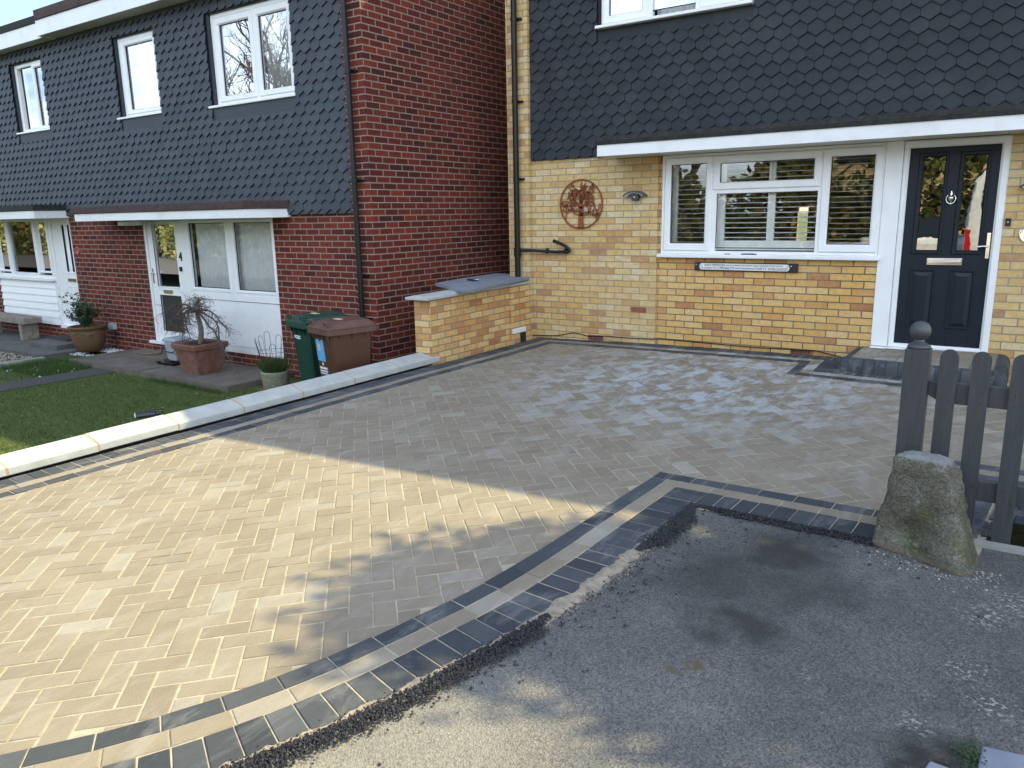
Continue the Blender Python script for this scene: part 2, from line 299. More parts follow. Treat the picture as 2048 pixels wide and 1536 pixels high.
M['glass'] = glass_mat('window_glass', .08, (.95, .97, .96), .02, 1.5)
M['glass_up'] = glass_mat('upstairs_glass', .30, (.75, .78, .78), .015, 1.2)
M['glass_low'] = std('grey_door_panel', (.030, .033, .033), .35)
M['glass_door'] = glass_mat('door_glass', .26, (.25, .27, .27), .018, 4)

# ------------------------------------------------------------------ mesh builder
class MB:
    def __init__(s): s.v = []; s.f = []; s.mi = []; s.tint = []; s.cur = 0; s.ct = .5
    def face(s, pts, flip=False):
        n = len(s.v); s.v += [tuple(p) for p in pts]; r = list(range(n, n + len(pts)))
        s.f.append(r[::-1] if flip else r); s.mi.append(s.cur); s.tint.append(s.ct); return s
    def raw(s, vs, fs):
        n = len(s.v); s.v += [tuple(p) for p in vs]
        for f in fs: s.f.append([i + n for i in f]); s.mi.append(s.cur); s.tint.append(s.ct)
    def box(s, x0, x1, y0, y1, z0, z1):
        s.raw([(x0, y0, z0), (x1, y0, z0), (x1, y1, z0), (x0, y1, z0), (x0, y0, z1), (x1, y0, z1), (x1, y1, z1), (x0, y1, z1)],
              [(0, 3, 2, 1), (4, 5, 6, 7), (0, 1, 5, 4), (1, 2, 6, 5), (2, 3, 7, 6), (3, 0, 4, 7)]); return s
    def cbox(s, x0, x1, y0, y1, z0, z1, c):
        # box with chamfered vertical + top edges, via two stacked rings
        def ring(d, z): return [(x0 + d, y0, z), (x1 - d, y0, z), (x1, y0 + d, z), (x1, y1 - d, z), (x1 - d, y1, z), (x0 + d, y1, z), (x0, y1 - d, z), (x0, y0 + d, z)]
        def ring2(d, z): return [(x0 + 2 * d, y0 + d, z), (x1 - 2 * d, y0 + d, z), (x1 - d, y0 + 2 * d, z), (x1 - d, y1 - 2 * d, z), (x1 - 2 * d, y1 - d, z), (x0 + 2 * d, y1 - d, z), (x0 + d, y1 - 2 * d, z), (x0 + d, y0 + 2 * d, z)]
        s.loft([ring(c, z0), ring(c, z1 - c), ring2(c, z1)]); return s
    def loft(s, rings, cap=True):
        n = len(rings[0]); b = len(s.v); fs = []
        vs = [p for r in rings for p in r]
        for k in range(len(rings) - 1):
            for i in range(n):
                j = (i + 1) % n; fs.append((k * n + i, k * n + j, (k + 1) * n + j, (k + 1) * n + i))
        if cap: fs.append(tuple(range(n - 1, -1, -1))); fs.append(tuple(range((len(rings) - 1) * n, len(rings) * n)))
        s.raw(vs, fs); return s
    def prism(s, pts, d):
        d = Vector(d); return s.loft([[Vector(p) for p in pts], [Vector(p) + d for p in pts]])
    def lathe(s, prof, c, n=24, ax='z'):
        rs = []
        for r, h in prof:
            ring = []
            for i in range(n):
                a = 2 * PI * i / n; u, q = r * math.cos(a), r * math.sin(a)
                ring.append((c[0] + u, c[1] + q, c[2] + h) if ax == 'z' else ((c[0] + u, c[1] - h, c[2] + q) if ax == 'y' else (c[0] + h, c[1] + u, c[2] + q)))
            rs.append(ring)
        return s.loft(rs)
    def tube(s, path, rad, n=8, cap=True):
        P = [Vector(p) for p in path]; rs = []; up = Vector((0, 0, 1)); prev = None
        for i, p in enumerate(P):
            t = (P[min(i + 1, len(P) - 1)] - P[max(i - 1, 0)])
            t = t.normalized() if t.length > 1e-9 else Vector((0, 0, 1))
            if prev is None:
                a = t.cross(up); a = a.normalized() if a.length > .05 else t.cross(Vector((1, 0, 0))).normalized()
            else:
                a = prev - t * prev.dot(t); a = a.normalized() if a.length > 1e-6 else t.orthogonal().normalized()
            prev = a; b = t.cross(a); r = rad(i / (len(P) - 1)) if callable(rad) else rad
            rs.append([p + (a * math.cos(2 * PI * k / n) + b * math.sin(2 * PI * k / n)) * r for k in range(n)])
        return s.loft(rs, cap)
    def ring_y(s, o, i, y0, y1, c=.008):
        # rectangular frame in a wall plane: o, i = (x0, x1, z0, z1) outer and inner; front at y0, back at y1; inner edge chamfered
        def cor(r, y, d=0): return [(r[0] + d, y, r[2] + d), (r[1] - d, y, r[2] + d), (r[1] - d, y, r[3] - d), (r[0] + d, y, r[3] - d)]
        R = [cor(o, y1), cor(o, y0 + c, 0), cor(o, y0, c), cor(i, y0, -c * 1.6), cor(i, y0 + c * 1.6, 0), cor(i, y1)]
        n = 4; vs = [p for r in R for p in r]; fs = []
        for k in range(len(R) - 1):
            for a in range(4):
                b = (a + 1) % 4; fs.append((k * 4 + a, k * 4 + b, (k + 1) * 4 + b, (k + 1) * 4 + a))
        s.raw(vs, fs); return s
    def build(s, name, mats, parent=None, local=False, smooth=False, bevel=0, uoff=0.0, shear=None, **props):
        me = bpy.data.meshes.new(name)
        off = parent['_loc'] if parent is not None and not local else (0, 0, 0)
        V = [(x - off[0], y - off[1], z - off[2]) for x, y, z in s.v]
        me.from_pydata(V, [], s.f); me.update()
        bm = bmesh.new(); bm.from_mesh(me); bmesh.ops.recalc_face_normals(bm, faces=bm.faces) if not props.pop('keepn', False) else None; bm.to_mesh(me); bm.free()
        mats = mats if isinstance(mats, (list, tuple)) else [mats]
        for m in mats: me.materials.append(M[m])
        me.polygons.foreach_set('material_index', s.mi)
        if smooth: me.polygons.foreach_set('use_smooth', [True] * len(s.f))
        at = me.attributes.new('tint', 'FLOAT', 'FACE'); at.data.foreach_set('value', s.tint)
        uvl = me.uv_layers.new(name='UVMap'); uv = []
        for p in me.polygons:
            n = p.normal
            for vi in p.vertices:
                x, y, z = s.v[vi]
                if shear: z = z - shear * y
                if abs(n.z) > .7: uv += [x, y]
                elif abs(n.x) > abs(n.y): uv += [y + uoff, z]
                else: uv += [x, z]
        uvl.data.foreach_set('uv', uv)
        o = bpy.data.objects.new(name, me); COL.objects.link(o)
        if parent is not None: o.parent = parent
        if bevel:
            b = o.modifiers.new('bevel', 'BEVEL'); b.width = bevel; b.segments = 2; b.limit_method = 'ANGLE'
        for k, v in props.items(): o[k] = v
        return o

def thing(name, label, cat, loc=(0, 0, 0), rotz=0, group=None):
    o = bpy.data.objects.new(name, None); COL.objects.link(o); o.location = loc; o.rotation_euler = (0, 0, rotz); o.empty_display_size = .1
    o['label'] = label; o['category'] = cat; o['_loc'] = tuple(loc)
    if group: o['group'] = group
    return o
def tag(o, label, cat, group=None):
    o['label'] = label; o['category'] = cat
    if group: o['group'] = group
    return o
def struct(name, mb, mats, parent=None, **k):
    o = mb.build(name, mats, parent, **k)
    if parent is None: o['kind'] = 'structure'
    return o
def text(body, x, z, width, height, y, mat, parent, name='lettering', depth=.001):
    cu = bpy.data.curves.new(name, 'FONT'); cu.body = body; cu.size = 1; cu.extrude = depth; cu.align_x = 'CENTER'; cu.align_y = 'CENTER'
    cu.materials.append(M[mat]); tmp = bpy.data.objects.new(name, cu); COL.objects.link(tmp)
    bpy.context.view_layer.update(); d = tmp.dimensions.copy(); me = bpy.data.meshes.new_from_object(tmp.evaluated_get(bpy.context.evaluated_depsgraph_get()))
    bpy.data.objects.remove(tmp); o = bpy.data.objects.new(name, me); COL.objects.link(o)
    o.scale = (width / max(d.x, 1e-3), height / max(d.y, 1e-3), 1); o.rotation_euler = (PI / 2, 0, 0)
    l = parent['_loc']; o.location = (x - l[0], y - l[1], z - l[2]); o.parent = parent
    return o
def GZ(x, y): return 0.022417 * y + 0.02377 * x - 0.96893
def clip_poly(poly, a, b, c):   # keep a*x+b*z<=c ; poly of 2D
    out = []
    for i in range(len(poly)):
        p, q = poly[i], poly[(i + 1) % len(poly)]; dp = a * p[0] + b * p[1] - c; dq = a * q[0] + b * q[1] - c
        if dp <= 0: out.append(p)
        if (dp < 0 < dq) or (dq < 0 < dp):
            t = dp / (dp - dq); out.append((p[0] + t * (q[0] - p[0]), p[1] + t * (q[1] - p[1])))
    return out
def area(p): return abs(sum(p[i][0] * p[(i + 1) % len(p)][1] - p[(i + 1) % len(p)][0] * p[i][1] for i in range(len(p)))) / 2

def wall_y(mb, x0, x1, z0, z1, holes, y, reveal=.1):
    xs = sorted({x0, x1, *[h[0] for h in holes], *[h[1] for h in holes]}); zs = sorted({z0, z1, *[h[2] for h in holes], *[h[3] for h in holes]})
    xs = [x for x in xs if x0 <= x <= x1]; zs = [z for z in zs if z0 <= z <= z1]
    for a, b in zip(xs[:-1], xs[1:]):
        for c, d in zip(zs[:-1], zs[1:]):
            mx_, mz = (a + b) / 2, (c + d) / 2
            if any(h[0] < mx_ < h[1] and h[2] < mz < h[3] for h in holes): continue
            mb.face([(a, y, c), (b, y, c), (b, y, d), (a, y, d)])
    for h in holes:
        a, b, c, d = max(h[0], x0), min(h[1], x1), max(h[2], z0), min(h[3], z1); Y = y + reveal
        mb.face([(a, y, c), (a, y, d), (a, Y, d), (a, Y, c)]); mb.face([(b, y, c), (b, Y, c), (b, Y, d), (b, y, d)])
        mb.face([(a, y, d), (b, y, d), (b, Y, d), (a, Y, d)]); mb.face([(a, y, c), (a, Y, c), (b, Y, c), (b, y, c)])

def tiles(mb, x0, x1, z0, z1, y, xb, zb, holes, w=.1665, g=.116, s=.052):
    r0 = int(math.floor((z0 - zb) / g)) - 2; r1 = int(math.ceil((z1 - zb) / g)) + 1
    for r in range(r0, r1):
        zt = zb + r * g; ofs = xb + (w / 2 if r % 2 else 0); i0 = int(math.floor((x0 - ofs) / w)) - 1; i1 = int(math.ceil((x1 - ofs) / w)) + 1
        for i in range(i0, i1):
            l = ofs + i * w + .0018; rr = ofs + (i + 1) * w - .0018; cx = (l + rr) / 2
            dz = random.uniform(-.0025, .0025); dy = random.uniform(-.0022, .0022); tl = random.uniform(-.002, .002)
            mb.ct = random.random() if random.random() < .85 else random.choice((.02, .98))
            poly = [(cx, zt + dz), (rr, zt + s + dz + tl), (rr, zt + 2 * g - .01), (l, zt + 2 * g - .01), (l, zt + s + dz - tl)]
            for a, b, c in ((-1, 0, -x0), (1, 0, x1), (0, -1, -z0), (0, 1, z1)):
                poly = clip_poly(poly, a, b, c)
                if len(poly) < 3: break
            if len(poly) < 3 or area(poly) < 1e-5: continue
            pieces = [poly]
            for h in holes:
                nxt = []
                for p in pieces:
                    L = clip_poly(p, 1, 0, h[0]); Rr = clip_poly(p, -1, 0, -h[1]); mid = clip_poly(clip_poly(p, -1, 0, -h[0]), 1, 0, h[1]) if len(p) > 2 else []
                    cand = [L, Rr]
                    if len(mid) > 2: cand += [clip_poly(mid, 0, 1, h[2]), clip_poly(mid, 0, -1, -h[3])]
                    nxt += [c for c in cand if len(c) > 2 and area(c) > 1e-5]
                pieces = nxt
            for p in pieces:
                f = lambda z: y - .004 - .036 * max(0, 1 - (z - zt) / (2 * g)) + dy
                fr = [(px, f(pz), pz) for px, pz in p]; bk = [(px, f(pz) + .014, pz) for px, pz in p]; n = len(p)
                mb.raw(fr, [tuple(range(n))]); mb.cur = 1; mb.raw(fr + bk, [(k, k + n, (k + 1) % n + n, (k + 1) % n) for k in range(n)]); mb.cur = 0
    mb.ct = .5

# ------------------------------------------------------------------ ground, tarmac, driveway
def catmull(P, step=.1):
    out = []
    for i in range(len(P) - 1):
        p0, p1, p2, p3 = P[max(i - 1, 0)], P[i], P[i + 1], P[min(i + 2, len(P) - 1)]
        n = max(1, int(math.dist(p1, p2) / step))
        for k in range(n):
            t = k / n
            out.append(tuple(.5 * (2 * p1[a] + (p2[a] - p0[a]) * t + (2 * p0[a] - 5 * p1[a] + 4 * p2[a] - p3[a]) * t * t + (3 * p1[a] - p0[a] - 3 * p2[a] + p3[a]) * t ** 3) for a in (0, 1)))
    return out + [P[-1]]
def offset_path(P, o, side):
    out = []
    for i in range(len(P)):
        ns = []
        for a, b in ((i - 1, i), (i, i + 1)):
            if a < 0 or b >= len(P): continue
            dx, dy = P[b][0] - P[a][0], P[b][1] - P[a][1]; l = math.hypot(dx, dy); ns.append((dy / l * side, -dx / l * side))
        if len(ns) == 1: nx, ny = ns[0]
        else:
            mx_, my = ns[0][0] + ns[1][0], ns[0][1] + ns[1][1]; d = mx_ * ns[0][0] + my * ns[0][1]
            nx, ny = mx_ / d, my / d
        out.append((P[i][0] + nx * o, P[i][1] + ny * o))
    return out
class Strip:
    def __init__(s, P, o0, o1, side):
        s.A = offset_path(P, o0, side); s.B = offset_path(P, o1, side); s.cum = [0]
        for i in range(len(P) - 1):
            m0 = [(s.A[i][k] + s.B[i][k]) / 2 for k in (0, 1)]; m1 = [(s.A[i + 1][k] + s.B[i + 1][k]) / 2 for k in (0, 1)]
            s.cum.append(s.cum[-1] + math.dist(m0, m1))
        s.corner = [s.cum[0], s.cum[-1]]
        for i in range(1, len(P) - 1):
            a = math.atan2(P[i][1] - P[i - 1][1], P[i][0] - P[i - 1][0]); b = math.atan2(P[i + 1][1] - P[i][1], P[i + 1][0] - P[i][0])
            d = abs((b - a + PI) % (2 * PI) - PI)
            if d > .5: s.corner.append(s.cum[i])
        s.corner.sort()
    def at(s, t):
        for i in range(len(s.cum) - 1):
            if t <= s.cum[i + 1] + 1e-9:
                u = (t - s.cum[i]) / max(1e-9, s.cum[i + 1] - s.cum[i])
                return [tuple(Q[i][k] + (Q[i + 1][k] - Q[i][k]) * u for k in (0, 1)) for Q in (s.A, s.B)]
        return [s.A[-1], s.B[-1]]
def block(mb, quad, lift=0, gap=.0030, ch=.0045, depth=.016):
    c = (sum(p[0] for p in quad) / 4, sum(p[1] for p in quad) / 4)
    dz = random.uniform(-.0018, .0018) + lift; tx, ty = random.uniform(-.010, .010), random.uniform(-.010, .010)
    def ins(d):
        r = []
        for i in range(4):
            p, a, b = Vector(quad[i]), Vector(quad[i - 1]), Vector(quad[(i + 1) % 4])
            u = (a - p).normalized(); v = (b - p).normalized(); r.append(p + (u + v) * d)
        return r
    def z(p, dd): return (p.x, p.y, GZ(p.x, p.y) + dz + dd + tx * (p.x - c[0]) + ty * (p.y - c[1]))
    o = ins(gap); i = ins(gap + ch)
    vs = [z(p, 0) for p in i] + [z(p, -ch * .8) for p in o] + [z(p, -depth) for p in o]
    mb.ct = random.random(); f = [(0, 1, 2, 3)]
    for k in range(4):
        j = (k + 1) % 4; f += [(k, k + 4, j + 4, j), (k + 4, k + 8, j + 8, j + 4)]
    mb.raw(vs, f)
def course(mb, P, o0, o1, side, L, lift=.003, phase=0):
    ang = [math.atan2(P[i + 1][1] - P[i][1], P[i + 1][0] - P[i][0]) for i in range(len(P) - 1)]
    cuts = [0] + [i for i in range(1, len(P) - 1) if abs((ang[i] - ang[i - 1] + PI) % (2 * PI) - PI) > .5] + [len(P) - 1]
    def turn(i):
        d = (ang[i] - ang[i - 1] + PI) % (2 * PI) - PI
        return math.tan(abs(d) / 2) * (1 if d * side < 0 else -1)
    for a, b in zip(cuts[:-1], cuts[1:]):
        Q = [Vector(p) for p in P[a:b + 1]]; d0 = (Q[1] - Q[0]).normalized(); d1 = (Q[-1] - Q[-2]).normalized()
        if a > 0: k = turn(a); Q[0] = Q[0] + d0 * (o1 * k if k > 0 else o0 * k)
        if b < len(P) - 1: k = turn(b); Q[-1] = Q[-1] - d1 * (o0 * k if k > 0 else o1 * k)
        if (Q[1] - Q[0]).dot(d0) <= 0: Q[0] = Q[1] - d0 * .001
        st = Strip([tuple(q) for q in Q], o0, o1, side); t = 0; e1 = st.cum[-1]; first = True
        while t < e1 - .012:
            e = t + (L * (phase if first and phase else 1)); first = False
            if e > e1 - .03: e = e1
            p, q = st.at(t + 1e-6), st.at(e - 1e-6); block(mb, [p[0], p[1], q[1], q[0]] if side > 0 else [p[1], p[0], q[0], q[1]], lift, .0022, .0040); t = e

CURVE = catmull([(-1.6, -9.9), (-.6, -9.1), (.2, -8.38), (.58, -7.98), (.826, -7.66), (.952, -7.507), (1.06, -7.345), (1.165, -7.17), (1.25, -6.985), (1.325, -6.79), (1.385, -6.59), (1.43, -6.40), (1.475, -6.22), (1.515, -6.03), (1.54, -5.83), (1.56, -5.62), (1.575, -5.41), (1.583, -5.21), (1.592, -5.016)], .09)
NEAR = CURVE + [(1.638, -4.195), (2.985, -4.262), (3.06, -3.205), (6.5, -3.55)]
LEFT = [(-2.14, -9.0), (-1.958, -6.504), (-1.832, -4.985), (-1.682, -2.58), (-1.565, -1.38), (-1.505, -.36), (-.98, -.372), (-.28, -.415), (.59, -.461), (1.57, -.537), (1.588, -1.105), (2.588, -1.267), (3.6, -1.40), (6.5, -1.80)]
def sheet(mb, poly, dz, zf=GZ):
    mb.face([(x, y, zf(x, y) + dz) for x, y in poly])
def grid_sheet(mb, poly, dz, zf=GZ): sheet(mb, poly, dz, zf)

g = MB(); g.box(-500, 500, -500, 500, -2.2, -1.75); struct('ground', g, 'turf')
bed = MB(); sheet(bed, offset_path(LEFT, .42, -1) + offset_path(NEAR, .43, 1)[::-1], -.0032)
drive = struct('driveway', bed, 'sand'); drive['_loc'] = (0, 0, 0)
NP = [p for p in NEAR]; poly_in = LEFT + NP[::-1]
def inside(x, y, P):
    c = False; n = len(P)
    for i in range(n):
        x0, y0 = P[i]; x1, y1 = P[(i + 1) % n]
        if (y0 > y) != (y1 > y) and x < (x1 - x0) * (y - y0) / (y1 - y0) + x0: c = not c
    return c
NIN = offset_path(LEFT, .045, -1) + offset_path(NEAR, .045, 1)[::-1]
herr = MB(); W = .1022; S2 = math.sqrt(.5)
for i in range(-62, 62):
    for j in range(-62, 62):
        k = (i - j) % 4
        if k not in (0, 3): continue
        i1, j1 = (i + 2, j + 1) if k == 0 else (i + 1, j + 2)
        def wp(a, b):
            u, v = 3.680 + a * W, -3.617 + (b + 0) * W
            return (u * S2 + v * S2, -u * S2 + v * S2)
        q = [wp(i, j), wp(i1, j), wp(i1, j1), wp(i, j1)]; cx, cy = sum(p[0] for p in q) / 4, sum(p[1] for p in q) / 4
        if cy < -10 or not inside(cx, cy, NIN): continue
        block(herr, q, 0, .0034, .0035)
struct('herringbone_paving', herr, 'paver_tan', drive)
sb = MB()
for P_, sd_ in ((NEAR, 1), (LEFT, -1)):
    A_, B_ = offset_path(P_, .0015, sd_), offset_path(P_, .405, sd_)
    for i in range(len(P_) - 1): sb.face([(x, y, GZ(x, y) + .0038) for x, y in (A_[i], A_[i + 1], B_[i + 1], B_[i])])
struct('edging_bed', sb, 'sand', drive)
for nm, o0, o1, L, mat, ph in (('inner_edging', 0, .1, .204, 'paver_dark', .7), ('tan_edging', .1, .2, .204, 'paver_tan', 0), ('soldier_edging', .2, .4, .1035, 'paver_dark', 0)):
    b = MB(); course(b, NEAR, o0, o1, 1, L, .0075, ph); course(b, LEFT, o0, o1, -1, L, .0075, ph)
    if nm == 'soldier_edging':
        for k in range(5): course(b, [(3.5, -3.235 - .0), (6.5, -3.55)], .40 + k * .1, .50 + k * .1, 1, .204, .0075, (.5, 1)[k % 2])
        for k in range(2): course(b, [(3.0, -4.255), (3.5, -4.27)], .0 - .1 * k, .1 - .1 * k, 1, .204, .0075)
    struct(nm, b, mat, drive)
# tarmac of the street side, running up to the paving
outer = offset_path(NEAR, .412, 1); cut = next(i for i, p in enumerate(outer) if p[0] > 2.6)
op = [(x + random.uniform(-.008, .008), y + random.uniform(-.008, .008)) for x, y in catmull(outer[:cut], .04)]
a = MB(); sheet(a, op + [(2.9, -4.655), (3.36, -4.50), (8, -4.66), (8, -9.5), (4, -11.0), (-2.5, -11.0)], -.004); struct('pavement', a, 'asphalt')
r = MB(); r.face([(-70, -30, -1.24), (40, -30, -1.24), (40, -10.6, -1.24), (-70, -10.6, -1.24)]); struct('road', r, 'path')
kb = MB(); kb.loft([[(x, y, GZ(x, y) + z) for x, z in ((x, -.12), (x, .012))] + [(x, y2, GZ(x, y) + z) for z in (.012, -.12)] for x, y, y2 in ((3.34, -4.495, -4.435), (8, -4.655, -4.595))]); struct('kerb', kb, 'kerb')

# loose fresh tar along the paving edge, spilled sand and crumbs
def lump(mb, x, y, z, s, ncs=None):
    a = random.uniform(0, PI); ca, sa = math.cos(a) * s, math.sin(a) * s; h = s * random.uniform(.6, 1.1)
    mb.raw([(x + ca, y + sa, z), (x - sa * .8, y + ca * .8, z + h * .15), (x - ca, y - sa, z), (x + sa * .9, y - ca * .9, z - h * .1), (x + random.uniform(-.3, .3) * s, y + random.uniform(-.3, .3) * s, z + h), (x, y, z - h * .8)],
           [(0, 1, 4), (1, 2, 4), (2, 3, 4), (3, 0, 4), (1, 0, 5), (2, 1, 5), (3, 2, 5), (0, 3, 5)])
st = Strip(NEAR, .40, .48, 1); tar = MB(); tot = st.cum[-1]
def t_at(y):   # arc parameter whose strip point has this y (first leg)
    for k in range(4000):
        t = tot * k / 4000; p = st.at(t)
        if p[0][1] >= y: return t
t0, t1 = t_at(-7.75), t_at(-6.03); t2 = t_at(-5.30); t3 = next(c for c in st.corner if c > t2 + .01); t4 = t3 + 1.02
for (ta, tb, wid, n) in ((t0, t1, .115, 6500), (t2, t3 + .02, .12, 3200), (t3, t4, .06, 3000)):
    for k in range(n):
        t = random.uniform(ta, tb); u = random.gauss(.5, .26); p = st.at(t)
        wob = .35 * math.sin(t * 7) + .2 * math.sin(t * 17 + 1); c = .40 + wob * .03
        edge = min(1, (t - ta) / .12, (tb - t) / .12); sc_ = wid * max(.3, edge)
        dx, dy = (p[1][0] - p[0][0]) / .08, (p[1][1] - p[0][1]) / .08
        d = (u - .12) * sc_ + .01 * wob; x, y = p[0][0] + dx * d, p[0][1] + dy * d
        hgt = max(0, 1 - abs(u - .5) * 1.8) * .022 * random.random() * max(.2, edge)
        lump(tar, x, y, GZ(x, y) + .005 + hgt, random.choice((.0035, .005, .005, .0065, .008)))
for k in range(260):
    ta, tb = random.choice(((t0, t1), (t1, t2), (t2, t4))); t = random.uniform(ta, tb); p = st.at(t); d = abs(random.gauss(.08, .11)) + .02
    x, y = p[0][0] + (p[1][0] - p[0][0]) / .08 * d, p[0][1] + (p[1][1] - p[0][1]) / .08 * d
    for q in range(random.choice((1, 1, 2, 4))): lump(tar, x + random.gauss(0, .006), y + random.gauss(0, .006), GZ(x, y), random.choice((.003, .004, .006)))
SS = MB(); NS = 700; rows = []
for k in range(NS + 1):
    t = t0 + (t2 + .35 - t0) * k / NS; p = st.at(t); dx, dy = (p[1][0] - p[0][0]) / .08, (p[1][1] - p[0][1]) / .08
    n1 = mn.noise(Vector((t * 9, 0, 0))) * .5 + mn.noise(Vector((t * 31, 3, 0))) * .3; n2 = mn.noise(Vector((t * 13, 7, 0))); fade = max(0.0, min(1, (t2 + .35 - t) / .5, (t - t0) / .4))
    inn = .0 - max(0, .022 + .055 * n1) * fade; ou = .02 + (.038 + .035 * n2) * fade; q = lambda d, z: (p[0][0] + dx * d, p[0][1] + dy * d, GZ(p[0][0] + dx * d, p[0][1] + dy * d) + z)
    rows.append([q(inn, .0068), q((inn + .004) * .6, .0092), q(.006, .0085), q(ou * .6, .003), q(ou, -.006)])
for a_, b_ in zip(rows[:-1], rows[1:]):
    for c_ in range(4): SS.face([a_[c_], a_[c_ + 1], b_[c_ + 1], b_[c_]])
SSO = SS.build('sand_strip', 'dusty_sand', smooth=True); SSO['kind'] = 'stuff'; SSO['label'] = 'thin band of jointing sand swept along the outer edge of the driveway'; SSO['category'] = 'sand'
o = tar.build('tar_crumbs', 'tar'); o['kind'] = 'stuff'; o['label'] = 'ridge of loose black tar crumbs along the paving edge'; o['category'] = 'tar'
sd = MB()
for k in range(3800):
    t = random.uniform(t0, t2 + .3); p = st.at(t); d = random.gauss(.02, .022) if t < t1 else random.gauss(.035, .03)
    x, y = p[0][0] + (p[1][0] - p[0][0]) / .08 * d, p[0][1] + (p[1][1] - p[0][1]) / .08 * d; lump(sd, x, y, GZ(x, y) - .0015, random.choice((.002, .003, .005)))
for k in range(350):
    t = random.uniform(t0, t1); p = st.at(t); d = random.gauss(-.02, .02)
    x, y = p[0][0] + (p[1][0] - p[0][0]) / .08 * d, p[0][1] + (p[1][1] - p[0][1]) / .08 * d; lump(sd, x, y, GZ(x, y) + .0065, .0022)
o = sd.build('sand_spill', 'dusty_sand'); o['kind'] = 'stuff'; o['label'] = 'pale jointing sand spilled beside the dark edging blocks'; o['category'] = 'sand'

# neighbour's garden: lawn, path, slabs, gravel
lw = MB(); lw.face([(-16, -9.6, -1.525), (-2.42, -9.6, -1.525), (-2.30, -1.8, -1.525), (-16, -1.8, -1.525)]); struct('lawn', lw, 'turf')
pt = MB(); pt.loft([[(-8.10, -9.6, z), (-7.50, -9.6, z), (-7.32, -2.72, z), (-7.86, -2.80, z)] for z in (-1.60, -1.512)]); struct('path', pt, 'path')
def blades(mb, n, x0, x1, y0, y1, z, h, skip):
    for _ in range(n):
        x, y = random.uniform(x0, x1), random.uniform(y0, y1)
        if skip(x, y): continue
        a = random.uniform(0, 2 * PI); w_ = random.uniform(.002, .004); hh = h * random.uniform(.5, 1.2) * (1 + .55 * mn.noise(Vector((x * 3.1, y * 3.1, 0))) + .35 * mn.noise(Vector((x * 11, y * 11, 5)))); lx, ly = random.gauss(0, .35) * hh, random.gauss(0, .35) * hh
        mb.ct = random.random(); ca, sa = math.cos(a) * w_, math.sin(a) * w_
        mb.face([(x - ca, y - sa, z), (x + ca, y + sa, z), (x + lx, y + ly, z + hh)])
gr = MB(); blades(gr, 52000, -8.0, -2.75, -6.9, -2.55, -1.525, .032, lambda x, y: (-7.95 - .06 * (-y - 2.8) < x < -7.42 + .0 and x < -7.36 + (-y - 2.7) * -.03) or (y > -2.86 and x < -4.7))
o = gr.build('grass', 'grass', keepn=True); o['kind'] = 'stuff'; o['label'] = 'short mown grass of the neighbouring lawn'; o['category'] = 'grass'
gt = MB()
for _ in range(9000):
    x, y = random.uniform(-9.2, -7.95), random.uniform(-4.1, -2.45)
    if y < -3.55 and random.random() < .6: continue
    if y > -2.95 and x < -9.0: continue
    blades(gt, 1, x, x + .001, y, y + .001, -1.535, .10 if y > -3.6 else .05, lambda a, b: False)
for _ in range(900): x = random.uniform(-6.4, -4.75); blades(gt, 1, x, x + .001, -2.93, -2.84, -1.535, .08, lambda a, b: False)
o = gt.build('grass', 'grass_tall', keepn=True); o['kind'] = 'stuff'; o['label'] = 'longer rough grass between gravel and path'; o['category'] = 'grass'
dl = MB()
for _ in range(110):
    x, y = random.uniform(-7.3, -2.8), random.uniform(-5.6, -2.95); a = random.uniform(0, 6.28); l = random.uniform(.010, .026); dl.ct = random.random(); z = -1.525 + random.uniform(.015, .032)
    dl.face([(x, y, z), (x + l * math.cos(a - .5), y + l * math.sin(a - .5), z + .006), (x + 1.6 * l * math.cos(a), y + 1.6 * l * math.sin(a), z), (x + l * math.cos(a + .5), y + l * math.sin(a + .5), z + .004)])
o = dl.build('fallen_leaves', 'pebble', keepn=True); o['kind'] = 'stuff'; o['label'] = 'scattered dry brown leaf scraps on the lawn'; o['category'] = 'leaves'
def slab_poly(name, pts, z0, z1, mat, label, cat, group=None):
    b = MB(); b.prism([(x, y, z0) for x, y in pts], (0, 0, z1 - z0)); return tag(b.build(name, mat, bevel=.008), label, cat, group)
P4 = MB()
sx = [-8.66, -8.02, -7.38, -6.74, -6.10, -5.42, -4.74]
for a_, b_ in zip(sx[:-1], sx[1:]):
    for c_, d_ in ((-2.80, -2.36), (-2.355, -1.76)):
        f = random.uniform(-.004, .004); P4.box(a_ + .004, b_ - .004, c_ + .003, d_ - .003, -1.56, -1.45 + f)
struct('patio', P4, 'patio')
P2 = MB()
sx = [-14.0, -13.0, -12.0, -11.0, -10.1, -9.36]
for a_, b_ in zip(sx[:-1], sx[1:]):
    for c_, d_ in ((-2.86, -2.3), (-2.295, -1.76)): P2.box(a_ + .004, b_ - .004, c_, d_, -1.56, -1.45 + random.uniform(-.004, .004))
struct('patio', P2, 'patio_grey')
slab_poly('door_step', [(-7.78, -2.30), (-6.92, -2.30), (-6.92, -1.76), (-7.78, -1.76)], -1.45, -1.375, 'patio', 'low concrete step below the white glazed door numbered 4', 'step')
slab_poly('door_step', [(-10.62, -2.47), (-9.68, -2.47), (-9.68, -1.76), (-10.62, -1.76)], -1.45, -1.375, 'patio_grey', 'wide low concrete step under the far white panelled door', 'step')
slab_poly('kerb_edging', [(-9.30, -9.0), (-9.22, -9.0), (-9.22, -2.87), (-9.30, -2.87)], -1.62, -1.455, 'kerb', 'pale concrete edging strip between pebble bed and grass', 'edging')
pb = MB()
